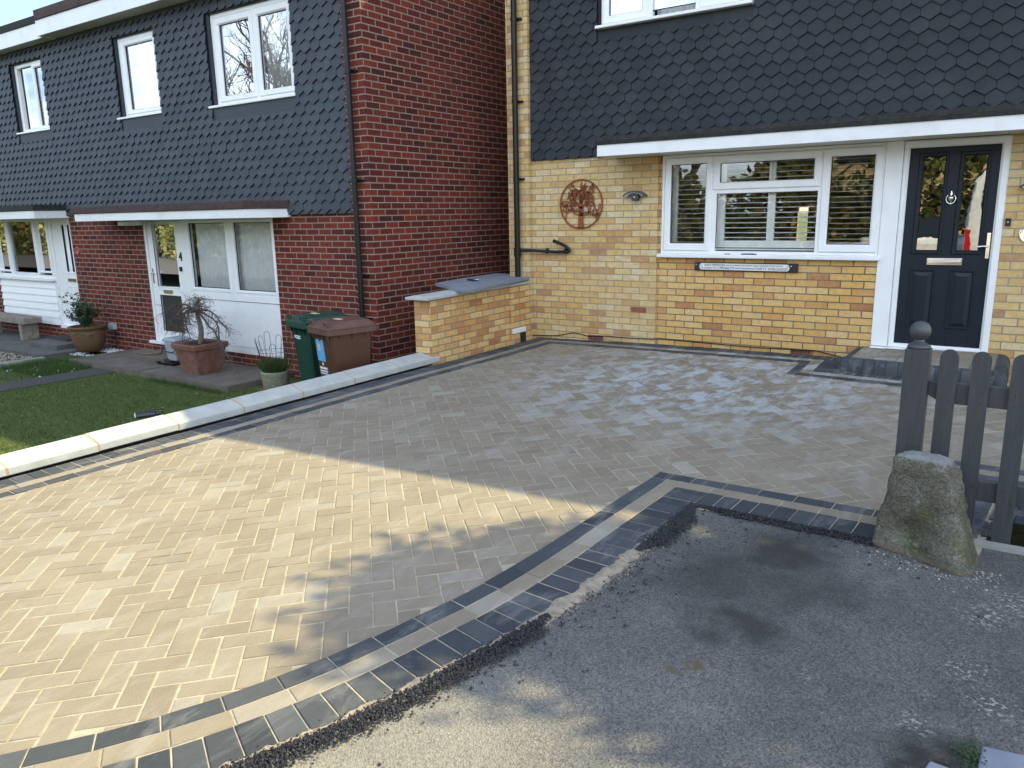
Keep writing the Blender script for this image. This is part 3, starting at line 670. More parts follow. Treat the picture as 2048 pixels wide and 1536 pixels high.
for _ in range(5200):
    x, y = random.uniform(-12.6, -9.32), random.uniform(-5.0, -2.88); pb.ct = random.random(); lump(pb, x, y, -1.50 + random.uniform(-.008, .008), random.uniform(.010, .022))
o = pb.build('gravel', 'pebble'); o['kind'] = 'stuff'; o['label'] = 'bed of mixed brown and white pebbles beside the grey slabs'; o['category'] = 'gravel'
pw = MB()
for _ in range(420):
    x, y = random.uniform(-9.3, -8.62), random.uniform(-2.45, -1.80)
    if (x + 9.0) ** 2 + (y + 2.2) ** 2 < .03: continue
    pw.ct = random.random(); lump(pw, x, y, -1.49, random.uniform(.012, .026))
for _ in range(26): pw.ct = random.random(); lump(pw, random.uniform(-9.0, -7.9), random.uniform(-3.6, -2.8), -1.515, random.uniform(.010, .025))
o = pw.build('white_gravel', 'pebble_white'); o['kind'] = 'stuff'; o['label'] = 'small patch of white chippings beside the glazed urn'; o['category'] = 'gravel'

# ------------------------------------------------------------------ houses
def sub(o, parent):
    o['_loc'] = parent['_loc']; return o
def window(house, frame, panes, y, fw=.05, sill=None, glass='glass', sashes=(), name='window', mullions=(), dep=.07):
    # frame = outer rect; sashes = list of (outer, glass) rects; panes = glass rects set straight in the frame
    b = MB(); x0, x1, z0, z1 = frame
    cells = [s[0] for s in sashes] + list(panes)
    b.ring_y(frame, (x0 + fw, x1 - fw, z0 + fw, z1 - fw), y, y + dep, .006)
    for i_, m in enumerate(mullions): b.box(*m[:2], y + .002 + .0025 * i_, y + dep - .004 - .002 * i_, *m[2:])
    win = sub(b.build(name, 'upvc', house), house)
    for o, gls in sashes:
        s_ = MB(); s_.ring_y(o, gls, y - .012, y + .05, .010); sub(s_.build('sash', 'upvc', win), house)
    for gls in [s[1] for s in sashes] + list(panes):
        ga = MB(); ga.ring_y((gls[0] - .004, gls[1] + .004, gls[2] - .004, gls[3] + .004), (gls[0] + .006, gls[1] - .006, gls[2] + .006, gls[3] - .006), y + .018, y + .03, .001)
        sub(ga.build('gasket', 'gasket', win), house)
        p = MB(); p.face([(gls[0], y + .03, gls[2]), (gls[1], y + .03, gls[2]), (gls[1], y + .03, gls[3]), (gls[0], y + .03, gls[3])]); p.build('pane', glass, win)
    if sill:
        s_ = MB(); s_.box(sill[0], sill[1], sill[4], y + .03, sill[2], sill[3]); s_.build('sill', 'upvc', win, bevel=.008)
    return win
def curtain(win, x0, x1, z0, z1, y, mat='curtain', folds=9, amp=.02):
    b = MB(); n = int((x1 - x0) * 70); pts = []
    for i in range(n + 1):
        x = x0 + (x1 - x0) * i / n; u = i / n * folds * 2 * PI; pts.append((x, y + amp * math.sin(u) + .4 * amp * math.sin(u * 2.3 + 1)))
    b.raw([(x, yy, z) for z in (z0, z1) for x, yy in pts], [(i, i + 1, n + 2 + i, n + 1 + i) for i in range(n)])
    return b.build('curtain', mat, win, smooth=True)
def shutter(win, x0, x1, z0, z1, y, stiles=(), bottom=0, pitch=.0535):
    b = MB()
    for s0, s1 in stiles: b.box(s0, s1, y - .01, y + .02, z0, z1)
    if bottom: b.box(x0, x1, y - .009, y + .019, z0, z0 + bottom)
    z = z0 + bottom + pitch * .6
    while z < z1 - .01:
        b.loft([[(x, y - .028, z - .004), (x, y, z + .005), (x, y + .028, z + .002), (x, y, z - .006)] for x in (x0, x1)]); z += pitch
    return b.build('shutter', 'blind', win)

H = thing('terraced_house', 'yellow brick house with black hexagonal tile hanging and navy front door', 'house', (0, 0, -.97))
b = MB(); wall_y(b, -1.965, -.243, -1.15, 1.30, [(-.562, -.355, -.603, -.535)], -.03, .03); b.face([(-.243, -.03, -1.15), (-.243, .04, -1.15), (-.243, .04, 1.3), (-.243, -.03, 1.3)])
b.build('brick_wall', 'brick_buff', H)
b = MB(); wall_y(b, 3.167, 7.0, -1.15, 1.30, [], 0, .1); b.build('brick_wall', 'brick_buff', H)
b = MB(); wall_y(b, -.243, 2.14, -1.15, 1.30, [(-.206, 2.2, .075, 1.3)], 0, .1); b.build('brick_panel', 'brick_ochre', H)
b = MB(); b.box(-2.28, -1.965, -.10, .3, -1.2, 4.46); b.build('brick_pier', 'brick_buff', H, uoff=-1.88)
b = MB(); b.face([(-2.28, .3, -1.2), (-2.28, 8, -1.2), (-2.28, 8, 4.46), (-2.28, .3, 4.46)]); b.face([(7, 0, -1.2), (7, 8, -1.2), (7, 8, 4.46), (7, 0, 4.46)])
wall_y(b, -2.28, 7, -1.2, 4.46, [(-.66, -.46, -.15, .62)], 7.9, .1); b.build('brick_wall', 'brick_buff', H)
b = MB(); b.box(-.56, -.35, -.029, -.005, -.60, -.538); b.build('arched_brick', 'airbrick', H)
for x0, x1, z0, z1, y in ((-1.146, -.925, -.985, -.917, -.034), (1.338, 1.563, -.972, -.908, -.004)):
    b = MB(); b.box(x0, x1, y, y + .03, z0, z1); b.cur = 1
    for i in range(7):
        for k in range(2): xx = x0 + .018 + i * (x1 - x0 - .03) / 7; b.box(xx, xx + .016, y - .0015, y, z0 + .010 + k * .028, z0 + .030 + k * .028)
    b.build('air_brick', ['airbrick', 'gasket'], H)
# tile hanging upstairs
UH = (-1.035, .778, 2.525, 3.92)
b = MB(); tiles(b, -1.955, 7.0, 1.236, 4.46, -.028, 2.33, 1.562 - .116 * 20, [UH]); b.build('tile_hanging', ['slate', 'shaded_edge'], H)
b = MB(); wall_y(b, -1.965, 7.0, 1.30, 4.46, [(-1.0, .76, 2.64, 3.9)], -.022, .12); b.box(UH[0], UH[1], -.036, -.021, 2.525, 2.652); b.face([(-1.0, -.05, 2.65), (-1.0, .05, 2.65), (-1.0, .05, 3.9), (-1.0, -.05, 3.9)]); b.build('apron_flashing', 'slate', H)
w1 = window(H, (-.995, .76, 2.655, 3.88), [(-.368, .156, 2.765, 3.80)], -.02, .05, (-1.03, .775, 2.648, 2.682, -.115), 'glass_up', [((-.972, -.418, 2.70, 3.86), (-.90, -.49, 2.785, 3.78)), ((.186, .74, 2.70, 3.86), (.26, .665, 2.785, 3.78))], mullions=[(-.42, -.36, 2.70, 3.86), (.14, .19, 2.70, 3.86)])
curtain(w1, -.36, .15, 2.68, 3.8, .11, folds=6, amp=.02); shutter(w1, -.75, -.49, 2.72, 3.8, .12, [(-.86, -.75)], .03, .075); shutter(w1, .26, .6, 2.72, 3.8, .12, [(.6, .68)], .03, .075)
# ground floor window
w2 = window(H, (-.205, 2.132, .105, 1.208), [(.443, 1.517, .175, .770)], 0.0, .035, (-.222, 2.158, .066, .108, -.085), 'glass',
            [((-.168, .388, .142, 1.176), (-.097, .315, .224, 1.10)), ((.402, 1.540, .808, 1.172), (.472, 1.465, .886, 1.092)), ((1.550, 2.113, .142, 1.176), (1.629, 2.039, .220, 1.098))],
            mullions=[(.380, .444, .11, 1.2), (1.516, 1.556, .11, 1.2), (.40, 1.55, .768, .815)])
shutter(w2, -.05, .33, .15, 1.15, .10, [(-.12, -.045)], 0)
shutter(w2, .52, .985, .15, .80, .10, [(.43, .515), (.985, 1.022)], .105); shutter(w2, 1.064, 1.55, .15, .80, .10, [(1.024, 1.064)], .105)
shutter(w2, .52, .985, .84, 1.12, .10, [(.46, .515), (.985, 1.018)], 0); shutter(w2, 1.058, 1.50, .84, 1.12, .10, [(1.022, 1.056)], 0)
shutter(w2, 1.60, 2.07, .15, 1.15, .10, [], .09)
# white post, door frame and door
b = MB(); b.box(2.134, 2.288, -.012, .09, -.795, 1.21); b.build('door_post', 'upvc', H, bevel=.004)
b = MB(); b.ring_y((2.291, 3.166, -.80, 1.205), (2.343, 3.093, -.758, 1.135), -.016, .09, .012); dfm = sub(b.build('door_frame', 'upvc', H), H)
b = MB(); b.box(2.137, 3.18, -.075, .06, -.842, -.800); b.build('threshold', 'upvc', dfm, bevel=.006)
b = MB(); GL = [(2.467, 2.646, .172, 1.046), (2.812, 2.986, .172, 1.042)]
wall_y(b, 2.346, 3.090, -.755, 1.132, GL, .022, .03)
door = sub(b.build('door', 'navy', H), H)
for x0, x1, z0, z1 in GL:
    b = MB(); b.ring_y((x0 - .042, x1 + .034, z0 - .040, z1 + .038), (x0, x1, z0, z1), .008, .04, .009); b.build('glazing_bead', 'navy', door)
    b = MB(); b.face([(x0, .04, z0), (x1, .04, z0), (x1, .04, z1), (x0, .04, z1)]); b.build('pane', 'glass_door', door)
for x0, x1 in ((2.435, 2.656), (2.779, 2.994)):
    z0, z1 = -.585, -.012
    b = MB(); b.ring_y((x0, x1, z0, z1), (x0 + .022, x1 - .022, z0 + .022, z1 - .022), .012, .0225, .005)
    d = .03; e = .062
    o4 = [(x0 + d, .021, z0 + d), (x1 - d, .021, z0 + d), (x1 - d, .021, z1 - d), (x0 + d, .021, z1 - d)]; i4 = [(x0 + e, .010, z0 + e), (x1 - e, .010, z0 + e), (x1 - e, .010, z1 - e), (x0 + e, .010, z1 - e)]
    b.raw(o4 + i4, [(4, 5, 6, 7)] + [(k, (k + 1) % 4, (k + 1) % 4 + 4, k + 4) for k in range(4)]); b.build('moulded_panel', 'navy', door)
b = MB(); b.box(2.572, 2.872, .006, .022, .030, .096); b.box(2.582, 2.862, -.004, .008, .044, .070); b.box(2.582, 2.862, .000, .008, .076, .082); b.build('letterbox', 'chrome', door, bevel=.004)
b = MB(); b.lathe([(.012, -.004), (.018, 0), (.017, .006), (.006, .012)], (2.725, .02, .70), 14, 'y')
b.tube([(2.725 + .040 * math.sin(a), .004, .652 - .045 * math.cos(a)) for a in [x * PI / 10 for x in range(-8, 9)]], lambda u: .004 + .003 * (1 - abs(2 * u - 1)), 7)
b.lathe([(.002, -.07), (.006, -.05), (.004, -.035), (.013, -.02), (.027, .0), (.024, .018), (.010, .026), (.012, .04), (.005, .055), (.007, .065), (.001, .078)], (2.725, .012, .655), 12); b.build('door_knocker', 'chrome', door, smooth=True)
b = MB(); b.box(3.052, 3.084, .008, .022, .098, .335); b.lathe([(.012, 0), (.012, .045), (.008, .048)], (3.066, .022, .212), 12, 'y')
b.tube([(3.066, -.026, .212), (3.04, -.030, .214), (3.01, -.028, .211), (2.985, -.024, .206)], lambda u: .008 + .005 * u, 8); b.build('door_handle', 'chrome', door, bevel=.003)
# canopy
b = MB(); b.box(-.785, 7.0, -.50, -.478, 1.207, 1.328); b.box(-.785, -.763, -.478, -.03, 1.207, 1.328)
for k in range(12):
    for dx in (0,): b.lathe([(.006, -.003), (.006, .004)], (-.6 + k * .55, -.50, 1.275), 8, 'y')
cano = sub(b.build('canopy', 'fascia', H), H)
b = MB(); b.box(-.79, 7.0, -.515, 0, 1.329, 1.345)
n = 90; rr_ = []
for i in range(n + 1):
    x = -.80 + 7.8 * i / n; h = .012 * random.random(); rr_.append([(x, -.518, 1.331), (x, -.522 - .006 * random.random(), 1.37), (x, -.515, 1.405 + h), (x, -.48, 1.412 + h), (x, -.02, 1.43), (x, -.02, 1.331)])
b.loft(rr_); b.build('felt_edge', 'felt_dark', cano)
b = MB(); x = -.76
while x < 6.9: b.box(x, x + .096, -.477, .04, 1.212, 1.222); x += .1
b.cur = 1; b.box(-.763, 6.99, -.478, .04, 1.2225, 1.23); b.build('soffit', ['upvc_cream', 'groove'], cano)
# roof edge above (outside the picture, throws the long shadow)
b = MB(); b.box(-2.45, 7.3, -.25, 8.3, 4.46, 4.80); b.build('roof', 'felt_dark', H)
b = MB(); b.box(-2.2, 6.9, .12, 7.85, -.86, -.82); b.box(-2.2, 6.9, .12, 7.85, 1.5, 1.6); b.face([(2.7, .1, -.9), (2.7, 7.85, -.9), (2.7, 7.85, 1.5), (2.7, .1, 1.5)]); b.face([(-2.2, .1, -.9), (-2.2, 7.85, -.9), (-2.2, 7.85, 1.5), (-2.2, .1, 1.5)])
b.build('interior', 'room', H)
b = MB(); b.face([(-2.2, 2.6, 1.6), (6.9, 2.6, 1.6), (6.9, 2.6, 4.4), (-2.2, 2.6, 4.4)]); b.face([(2.2, .9, -.82), (2.75, .9, -.82), (3.4, .9, -.82), (3.4, .9, 1.4), (2.2, .9, 1.4)]); b.build('interior_wall', 'room_dark', H)
# downpipe with branch
b = MB(); b.tube([(-2.112, -.165, -1.02), (-2.112, -.165, 4.6)], .036, 14); b.tube([(-2.112, -.165, .05), (-2.112, -.165, .165)], .046, 14)
for z in (1.02, 1.95, 2.9): b.tube([(-2.112, -.165, z - .02), (-2.112, -.165, z + .02)], .042, 14); b.box(-2.112, -2.03, -.13, -.10, z - .012, z + .012)
dp = sub(b.build('downpipe', 'pipe', H), H); 
b = MB(); b.tube([(-2.07, -.15, .135), (-1.98, -.12, .132), (-1.73, -.075, .12), (-1.60, -.07, .112), (-1.44, -.07, .118), (-1.395, -.07, .120)], .019, 10)
b.tube([(-1.385, -.07, .112), (-1.40, -.078, .150), (-1.46, -.085, .195), (-1.54, -.09, .228), (-1.615, -.09, .252)], .021, 10)
for x in (-1.725, -1.45): b.box(x - .008, x + .008, -.09, -.03, .09, .155)
b.build('overflow_pipe', 'pipe', dp, smooth=False)

# neighbours: two joined red brick houses
YL = -1.75
N4 = thing('terraced_house', 'red brick house with grey hexagonal tiles, white door numbered 4 and tall blank side wall', 'house', (-6, -1.75, -1.5))
b = MB(); wall_y(b, -9.4, -3.36, -1.8, .66, [(-7.985, -4.918, -1.29, .7)], YL, .1); b.build('brick_wall', 'brick_red', N4)
b = MB(); b.face([(-3.36, -1.83, -1.8), (-3.05, -1.83, -1.8), (-3.05, -1.83, 4.05), (-3.36, -1.83, 4.05)]); b.face([(-3.36, -1.83, -1.8), (-3.36, -1.83, 4.05), (-3.36, -1.7, 4.05), (-3.36, -1.7, -1.8)])
b.face([(-3.05, -1.83, -1.8), (-3.05, 9, -1.8), (-3.05, 9, 4.05), (-3.05, -1.83, 4.05)]); b.build('brick_wall', 'brick_red', N4, uoff=-1.22)
N4H = [(-5.90, -4.245, 1.885, 3.215), (-8.13, -7.07, 1.91, 3.215)]
b = MB(); tiles(b, -9.4, -3.365, .635, 3.43, YL - .02, -4.421 + .083, 1.223 - .116 * 20, N4H); b.build('tile_hanging', ['slate_pale', 'shaded_edge'], N4)
WH4 = [(-5.86, -4.255, 2.06, 3.205), (-8.09, -7.075, 2.09, 3.205)]
b = MB(); wall_y(b, -9.4, -3.36, .66, 3.43, WH4, YL - .012, .16)
for h, wz in zip(N4H, WH4): b.box(h[0] - .01, h[1] + .01, YL - .03, YL - .013, h[2], wz[2] - .005)
b.build('apron_flashing', 'slate_pale', N4)
wb = window(N4, WH4[0], [], YL + .02, .055, (-5.97, -4.24, 2.043, 2.075, YL - .06), 'glass_up', [((-5.80, -5.02, 2.115, 3.15), (-5.70, -5.09, 2.185, 3.06)), ((-4.985, -4.30, 2.115, 3.15), (-4.915, -4.37, 2.185, 3.06))], mullions=[(-5.03, -4.975, 2.1, 3.16)])
curtain(wb, -4.95, -4.30, 2.1, 3.16, YL + .115, folds=7); curtain(wb, -5.8, -5.45, 2.1, 3.16, YL + .115, folds=4)
wm = window(N4, WH4[1], [], YL + .02, .055, (-8.22, -7.06, 2.078, 2.108, YL - .06), 'glass_up', [((-8.03, -7.13, 2.14, 3.155), (-7.93, -7.20, 2.205, 3.085))])
curtain(wm, -7.75, -7.15, 2.1, 3.16, YL + .115, folds=6)
# door and window group
Yd = YL + .03
b = MB(); b.box(-7.985, -7.93, Yd - .02, Yd + .07, -1.29, .66); b.box(-6.985, -6.94, Yd - .02, Yd + .07, -1.29, .66); b.box(-7.93, -6.985, Yd - .02, Yd + .07, .585, .66); b.box(-8.07, -6.92, YL - .06, Yd + .06, -1.30, -1.255)
d4f = sub(b.build('door_frame', 'upvc', N4, bevel=.004), N4)
b = MB(); gls = [(-7.79, -7.205, -.402, .548), (-7.765, -7.205, -1.10, -.535)]; wall_y(b, -7.925, -6.99, -1.25, .58, gls, Yd, .04); d4 = sub(b.build('door', 'upvc', N4), N4)
for gq in gls:
    b = MB(); b.ring_y((gq[0] - .02, gq[1] + .02, gq[2] - .02, gq[3] + .02), gq, Yd - .008, Yd + .02, .006); b.build('glazing_bead', 'upvc', d4)
    b = MB(); b.face([(gq[0], Yd + .03, gq[2]), (gq[1], Yd + .03, gq[2]), (gq[1], Yd + .03, gq[3]), (gq[0], Yd + .03, gq[3])]); b.build('pane', 'glass' if gq[3] > 0 else 'glass_low', d4)
b = MB(); b.box(-7.64, -7.40, Yd - .014, Yd, -.505, -.445); b.build('letterbox', 'chrome', d4, bevel=.004)
b = MB(); b.box(-7.885, -7.855, Yd - .012, Yd, -.36, -.13); b.tube([(-7.87, Yd - .04, -.2), (-7.80, Yd - .045, -.2)], .010, 8); b.box(-7.88, -7.86, Yd - .045, Yd, -.21, -.19); b.build('door_handle', 'chrome', d4)
text('4', -7.105, .055, .075, .125, Yd - .004, 'black', N4, 'door_number', .01)
b = MB(); b.box(-7.145, -7.10, Yd - .02, Yd, -.155, -.09); b.lathe([(.018, 0), (.018, .03), (.008, .035)], (-7.122, Yd, -.115), 10, 'y'); b.build('door_knocker', 'black', d4)
b = MB(); b.box(-6.94, -6.86, Yd - .02, Yd + .07, -.46, .66); b.box(-5.93, -5.84, Yd - .02, Yd + .07, -.46, .66); b.box(-4.965, -4.918, Yd - .02, Yd + .07, -.46, .66); b.box(-6.86, -4.965, Yd - .018, Yd + .068, .58, .66); b.box(-6.86, -4.965, Yd - .018, Yd + .068, -.46, -.42)
w4 = sub(b.build('window', 'upvc', N4), N4)
for o, gq in (((-6.87, -5.92, -.43, .59), (-6.838, -5.975, -.378, .547)), ((-5.85, -4.955, -.43, .59), (-5.79, -4.985, -.385, .545))):
    b = MB(); b.ring_y(o, gq, Yd - .028, Yd + .04, .008); b.build('sash', 'upvc', w4)
    b = MB(); b.ring_y((gq[0] - .004, gq[1] + .004, gq[2] - .004, gq[3] + .004), (gq[0] + .01, gq[1] - .01, gq[2] + .01, gq[3] - .01), Yd + .008, Yd + .02, .001); b.build('gasket', 'gasket', w4)
    b = MB(); b.face([(gq[0], Yd + .02, gq[2]), (gq[1], Yd + .02, gq[2]), (gq[1], Yd + .02, gq[3]), (gq[0], Yd + .02, gq[3])]); b.build('pane', 'glass', w4)
curtain(w4, -6.80, -5.9, -.45, .6, Yd + .085, folds=13, amp=.012); curtain(w4, -5.85, -4.93, -.45, .6, Yd + .085, folds=14, amp=.012)
b = MB(); b.box(-6.94, -4.918, Yd - .03, Yd + .07, -.54, -.462); b.box(-6.94, -4.918, Yd - .012, Yd + .06, -1.20, -.548); b.box(-6.94, -4.918, Yd - .02, Yd + .06, -1.29, -1.207); b.build('white_panel', 'upvc', N4, bevel=.003)
cp = [(-8.87, -2.30), (-4.76, -2.30), (-4.55, -1.79), (-4.55, -1.75), (-8.87, -1.75)]
b = MB(); b.prism([(x, y, .603) for x, y in cp], (0, 0, .108)); c4 = sub(b.build('canopy', 'fascia', N4), N4)
cq = [(-8.93, -2.325), (-4.745, -2.325), (-4.525, -1.79), (-4.525, -1.76), (-8.93, -1.76)]
b = MB(); b.prism([(x, y, .712) for x, y in cq], (0, 0, .105)); b.build('felt_edge', 'felt_brown', c4, bevel=.01)
b = MB(); b.box(-9.72, -3.06, -2.06, -2.035, 3.412, 3.632); b.box(-9.72, -9.69, -2.035, -1.8, 3.412, 3.63); f4 = sub(b.build('fascia', 'fascia', N4), N4)
b = MB()
for k in range(5): b.box(-9.70 + k * 1.33, -9.70 + k * 1.33 + 1.318, -2.085, -1.9, 3.634, 3.775)
b.build('felt_edge', 'felt_brown', f4, bevel=.008)
b = MB(); b.box(-9.69, -3.06, -2.034, -1.76, 3.418, 3.428); b.build('soffit', 'soffit', f4)
b = MB(); b.prism([(-9.4, -1.95, 3.65), (-9.4, -1.95, 3.77), (-9.4, 3.5, 4.1), (-9.4, 9, 3.7), (-9.4, 9, 3.6)], (6.33, 0, 0)); b.build('roof', 'felt_brown', N4)
b = MB(); b.tube([(-3.225, -1.90, 3.6), (-3.225, -1.90, -.60)], .034, 12); b.tube([(-3.225, -1.90, -.60), (-3.225, -1.90, -1.55)], .040, 12)
for z in (-.62, -.10, 1.0, 2.2): b.tube([(-3.225, -1.90, z - .025), (-3.225, -1.90, z + .025)], .045, 12); b.box(-3.21, -3.135, -1.86, -1.83, z - .012, z + .014)
b.build('downpipe', 'pipe', N4)
b = MB()
for z0_, z1_ in ((-1.45, .68), (.78, 3.38)): b.raw([(x, y, z) for x in (-9.3, -3.4) for y in (YL + .155, YL + 2.4) for z in (z0_, z1_)], [(0, 1, 3, 2), (4, 5, 7, 6), (2, 3, 7, 6), (0, 2, 6, 4), (1, 3, 7, 5)])
b.build('interior_wall', 'room_dark', N4)
b = MB(); b.lathe([(.10, .0), (.17, -.01), (.175, -.05), (.165, -.07), (.02, -.072)], (-7.95, -1.95, .598), 18); tag(b.build('bulkhead_light', 'lamp_glass'), 'round cream light fitting under the canopy beside door number 4', 'light')

N2 = thing('terraced_house', 'far left house end with white boarded panel, white door and dark canopy edge', 'house', (-12, -1.75, -1.5))
b = MB(); wall_y(b, -16.5, -9.4, -1.8, .72, [(-13.1, -10.16, -1.24, .75)], YL, .1); b.build('brick_wall', 'brick_red', N2)
N2H = (-11.37, -10.27, 1.94, 3.215); W2H = (-11.325, -10.285, 2.105, 3.205)
b = MB(); tiles(b, -16.5, -9.4, .70, 3.43, YL - .02, -4.421 + .083, 1.223 - .116 * 20, [N2H]); b.build('tile_hanging', ['slate_pale', 'shaded_edge'], N2)
b = MB(); wall_y(b, -16.5, -9.4, .70, 3.43, [W2H], YL - .012, .16); b.box(N2H[0] - .01, N2H[1] + .01, YL - .03, YL - .013, 1.94, 2.1); b.build('apron_flashing', 'slate_pale', N2)
wl = window(N2, W2H, [(-11.14, -10.73, 2.165, 3.14)], YL + .02, .06, (-11.42, -10.26, 2.088, 2.118, YL - .06), 'glass_up', [((-10.72, -10.30, 2.13, 3.17), (-10.66, -10.345, 2.19, 3.10))], mullions=[(-10.735, -10.70, 2.15, 3.15)])
curtain(wl, -11.27, -11.12, 2.1, 3.2, YL + .115, folds=2)
b = MB(); b.ring_y((-13.1, -10.965, -.40, .70), (-13.05, -11.03, -.33, .63), Yd - .02, Yd + .07, .006)
for x in (-12.55, -11.5): b.box(x - .03, x + .03, Yd - .018, Yd + .06, -.35, .65)
b.box(-13.15, -10.94, YL - .07, Yd + .05, -.425, -.385); wn = sub(b.build('window', 'upvc', N2), N2)
for gq in ((-13.02, -12.6, -.27, .62), (-12.47, -11.545, -.30, .62), (-11.44, -11.05, -.26, .60)):
    b = MB(); b.ring_y((gq[0] - .03, gq[1] + .03, gq[2] - .03, gq[3] + .03), gq, Yd - .024, Yd + .03, .006); b.build('sash', 'upvc', wn)
    b = MB(); b.face([(gq[0], Yd + .02, gq[2]), (gq[1], Yd + .02, gq[2]), (gq[1], Yd + .02, gq[3]), (gq[0], Yd + .02, gq[3])]); b.build('pane', 'glass', wn)
b = MB(); z = -1.215
for k in range(6):
    b.loft([[(x, Yd - .035, z), (x, Yd - .012, z + .128), (x, Yd + .05, z + .128), (x, Yd + .05, z)] for x in (-13.1, -10.965)]); z += .13
b.build('boarded_panel', 'upvc', N2)
b = MB(); b.box(-10.96, -10.88, Yd - .01, Yd + .07, -1.24, .70); b.box(-10.88, -10.16, Yd - .01, Yd + .07, .60, .70); b.box(-10.90, -10.16, YL - .03, Yd + .05, -1.25, -1.20); df2 = sub(b.build('door_frame', 'upvc', N2), N2)
b = MB(); g2 = [(-10.55, -10.46, -.25, .55), (-10.36, -10.27, -.25, .55)]; wall_y(b, -10.88, -10.17, -1.20, .60, g2, Yd + .02, .03); d2 = sub(b.build('door', 'upvc', N2), N2)
for gq in g2:
    b = MB(); b.ring_y((gq[0] - .03, gq[1] + .03, gq[2] - .03, gq[3] + .03), gq, Yd + .008, Yd + .04, .006); b.build('glazing_bead', 'upvc', d2)
    b = MB(); b.face([(gq[0], Yd + .035, gq[2]), (gq[1], Yd + .035, gq[2]), (gq[1], Yd + .035, gq[3]), (gq[0], Yd + .035, gq[3])]); b.build('pane', 'glass_door', d2)
for x0 in (-10.6, -10.38): b = MB(); b.ring_y((x0, x0 + .17, -1.08, -.50), (x0 + .02, x0 + .15, -1.06, -.52), Yd + .012, Yd + .021, .004); b.build('moulded_panel', 'upvc', d2)
b = MB(); b.box(-10.55, -10.27, Yd + .006, Yd + .02, -.42, -.365); b.build('letterbox', 'chrome', d2)
b = MB(); b.prism([(x, y, .663) for x, y in [(-16.5, -2.30), (-10.14, -2.30), (-10.12, -1.75), (-16.5, -1.75)]], (0, 0, .122)); c2 = sub(b.build('canopy', 'fascia', N2), N2)
b = MB(); b.prism([(x, y, .787) for x, y in [(-16.5, -2.325), (-10.115, -2.325), (-10.095, -1.76), (-16.5, -1.76)]], (0, 0, .095)); b.build('felt_edge', 'felt_dark', c2, bevel=.01)
b = MB(); b.box(-16.8, -9.73, -2.0, -1.975, 3.40, 3.625); f2 = sub(b.build('fascia', 'fascia', N2), N2)
b = MB(); b.box(-16.8, -9.73, -2.02, -1.9, 3.627, 3.735); b.build('felt_edge', 'felt_dark', f2, bevel=.008)
b = MB(); b.box(-16.8, -9.73, -1.974, -1.76, 3.408, 3.418); b.build('soffit', 'soffit', f2)
b = MB(); b.prism([(-16.8, -1.9, 3.63), (-16.8, -1.9, 3.73), (-16.8, 3.5, 4.0), (-16.8, 9, 3.7), (-16.8, 9, 3.6)], (7.4, 0, 0)); b.build('roof', 'felt_dark', N2)
b = MB()
for z0_, z1_ in ((-1.45, .72), (.80, 3.38)): b.raw([(x, y, z) for x in (-16, -9.5) for y in (YL + .155, YL + 2.4) for z in (z0_, z1_)], [(0, 1, 3, 2), (4, 5, 7, 6), (2, 3, 7, 6), (0, 2, 6, 4), (1, 3, 7, 5)])
b.build('interior_wall', 'room_dark', N2)
b = MB(); b.lathe([(.075, 0), (.07, .012), (.045, .018), (.04, .012), (.002, .012)], (-10.0, YL, .12), 20, 'y'); tag(b.build('wall_plaque', 'red_plaque', smooth=True), 'small round red ceramic plaque on the red brick wall beside the far door', 'plaque')
b = MB(); b.box(-9.225, -9.075, YL - .07, YL, -1.16, -1.055); b.cur = 1; b.tube([(-9.09, YL - .03, -1.16), (-9.08, YL - .04, -1.3), (-9.05, YL - .05, -1.49)], .009, 6); tag(b.build('outdoor_socket', ['socket', 'pipe'], bevel=.008), 'grey weatherproof socket low on the red brick wall', 'socket')

# ------------------------------------------------------------------ low coping wall and yellow brick garden wall
LW = thing('boundary_wall', 'low wall with pale sloping coping stones between lawn and driveway', 'wall', (-2.3, -4, -1.15))
def xb(y): return -2.095 + .070 * (y + 1.9)   # front edge of the coping
core = MB(); core.prism([(xb(-9) - .06, -9, -1.7), (xb(-1.97) - .06, -1.97, -1.7), (xb(-1.97) - .36, -1.97, -1.7), (xb(-9) - .36, -9, -1.7)], (0, 0, .60)); core.build('brick_base', 'soil', LW)  # soil colour darkens this base to paint the shaded gap under the coping
cy = [-1.83, -2.46, -3.09, -3.73, -4.37, -4.99, -5.64, -6.27, -6.90, -7.53, -8.16, -8.8]
for a_, b_ in zip(cy[:-1], cy[1:]):
    ya, yb = a_ - .006, b_ + .006; m = MB(); t0_ = random.uniform(-.003, .003); rings = []
    for y in (ya, yb):
        x = xb(y); z = GZ(x, y) + .010 + t0_
        rings.append([(x, y, z), (x, y, z + .058), (x - .006, y, z + .064), (x - .165, y, z + .112), (x - .195, y, z + .112), (x - .355, y, z + .062), (x - .36, y, z + .05), (x - .36, y, z)])
    m.loft(rings); m.build('coping_stone', 'coping', LW, bevel=.006)
m = MB()
for y in cy[1:-1]:
    rings = []
    for yy in (y - .0075, y + .0075):
        x = xb(yy) + .001; z = GZ(x, yy) + .010
        rings.append([(x - .003, yy, z), (x - .003, yy, z + .056), (x - .166, yy, z + .110), (x - .195, yy, z + .110), (x - .355, yy, z + .06), (x - .355, yy, z)])
    m.loft(rings)
m.build('mortar_joint', 'cope_joint', LW)

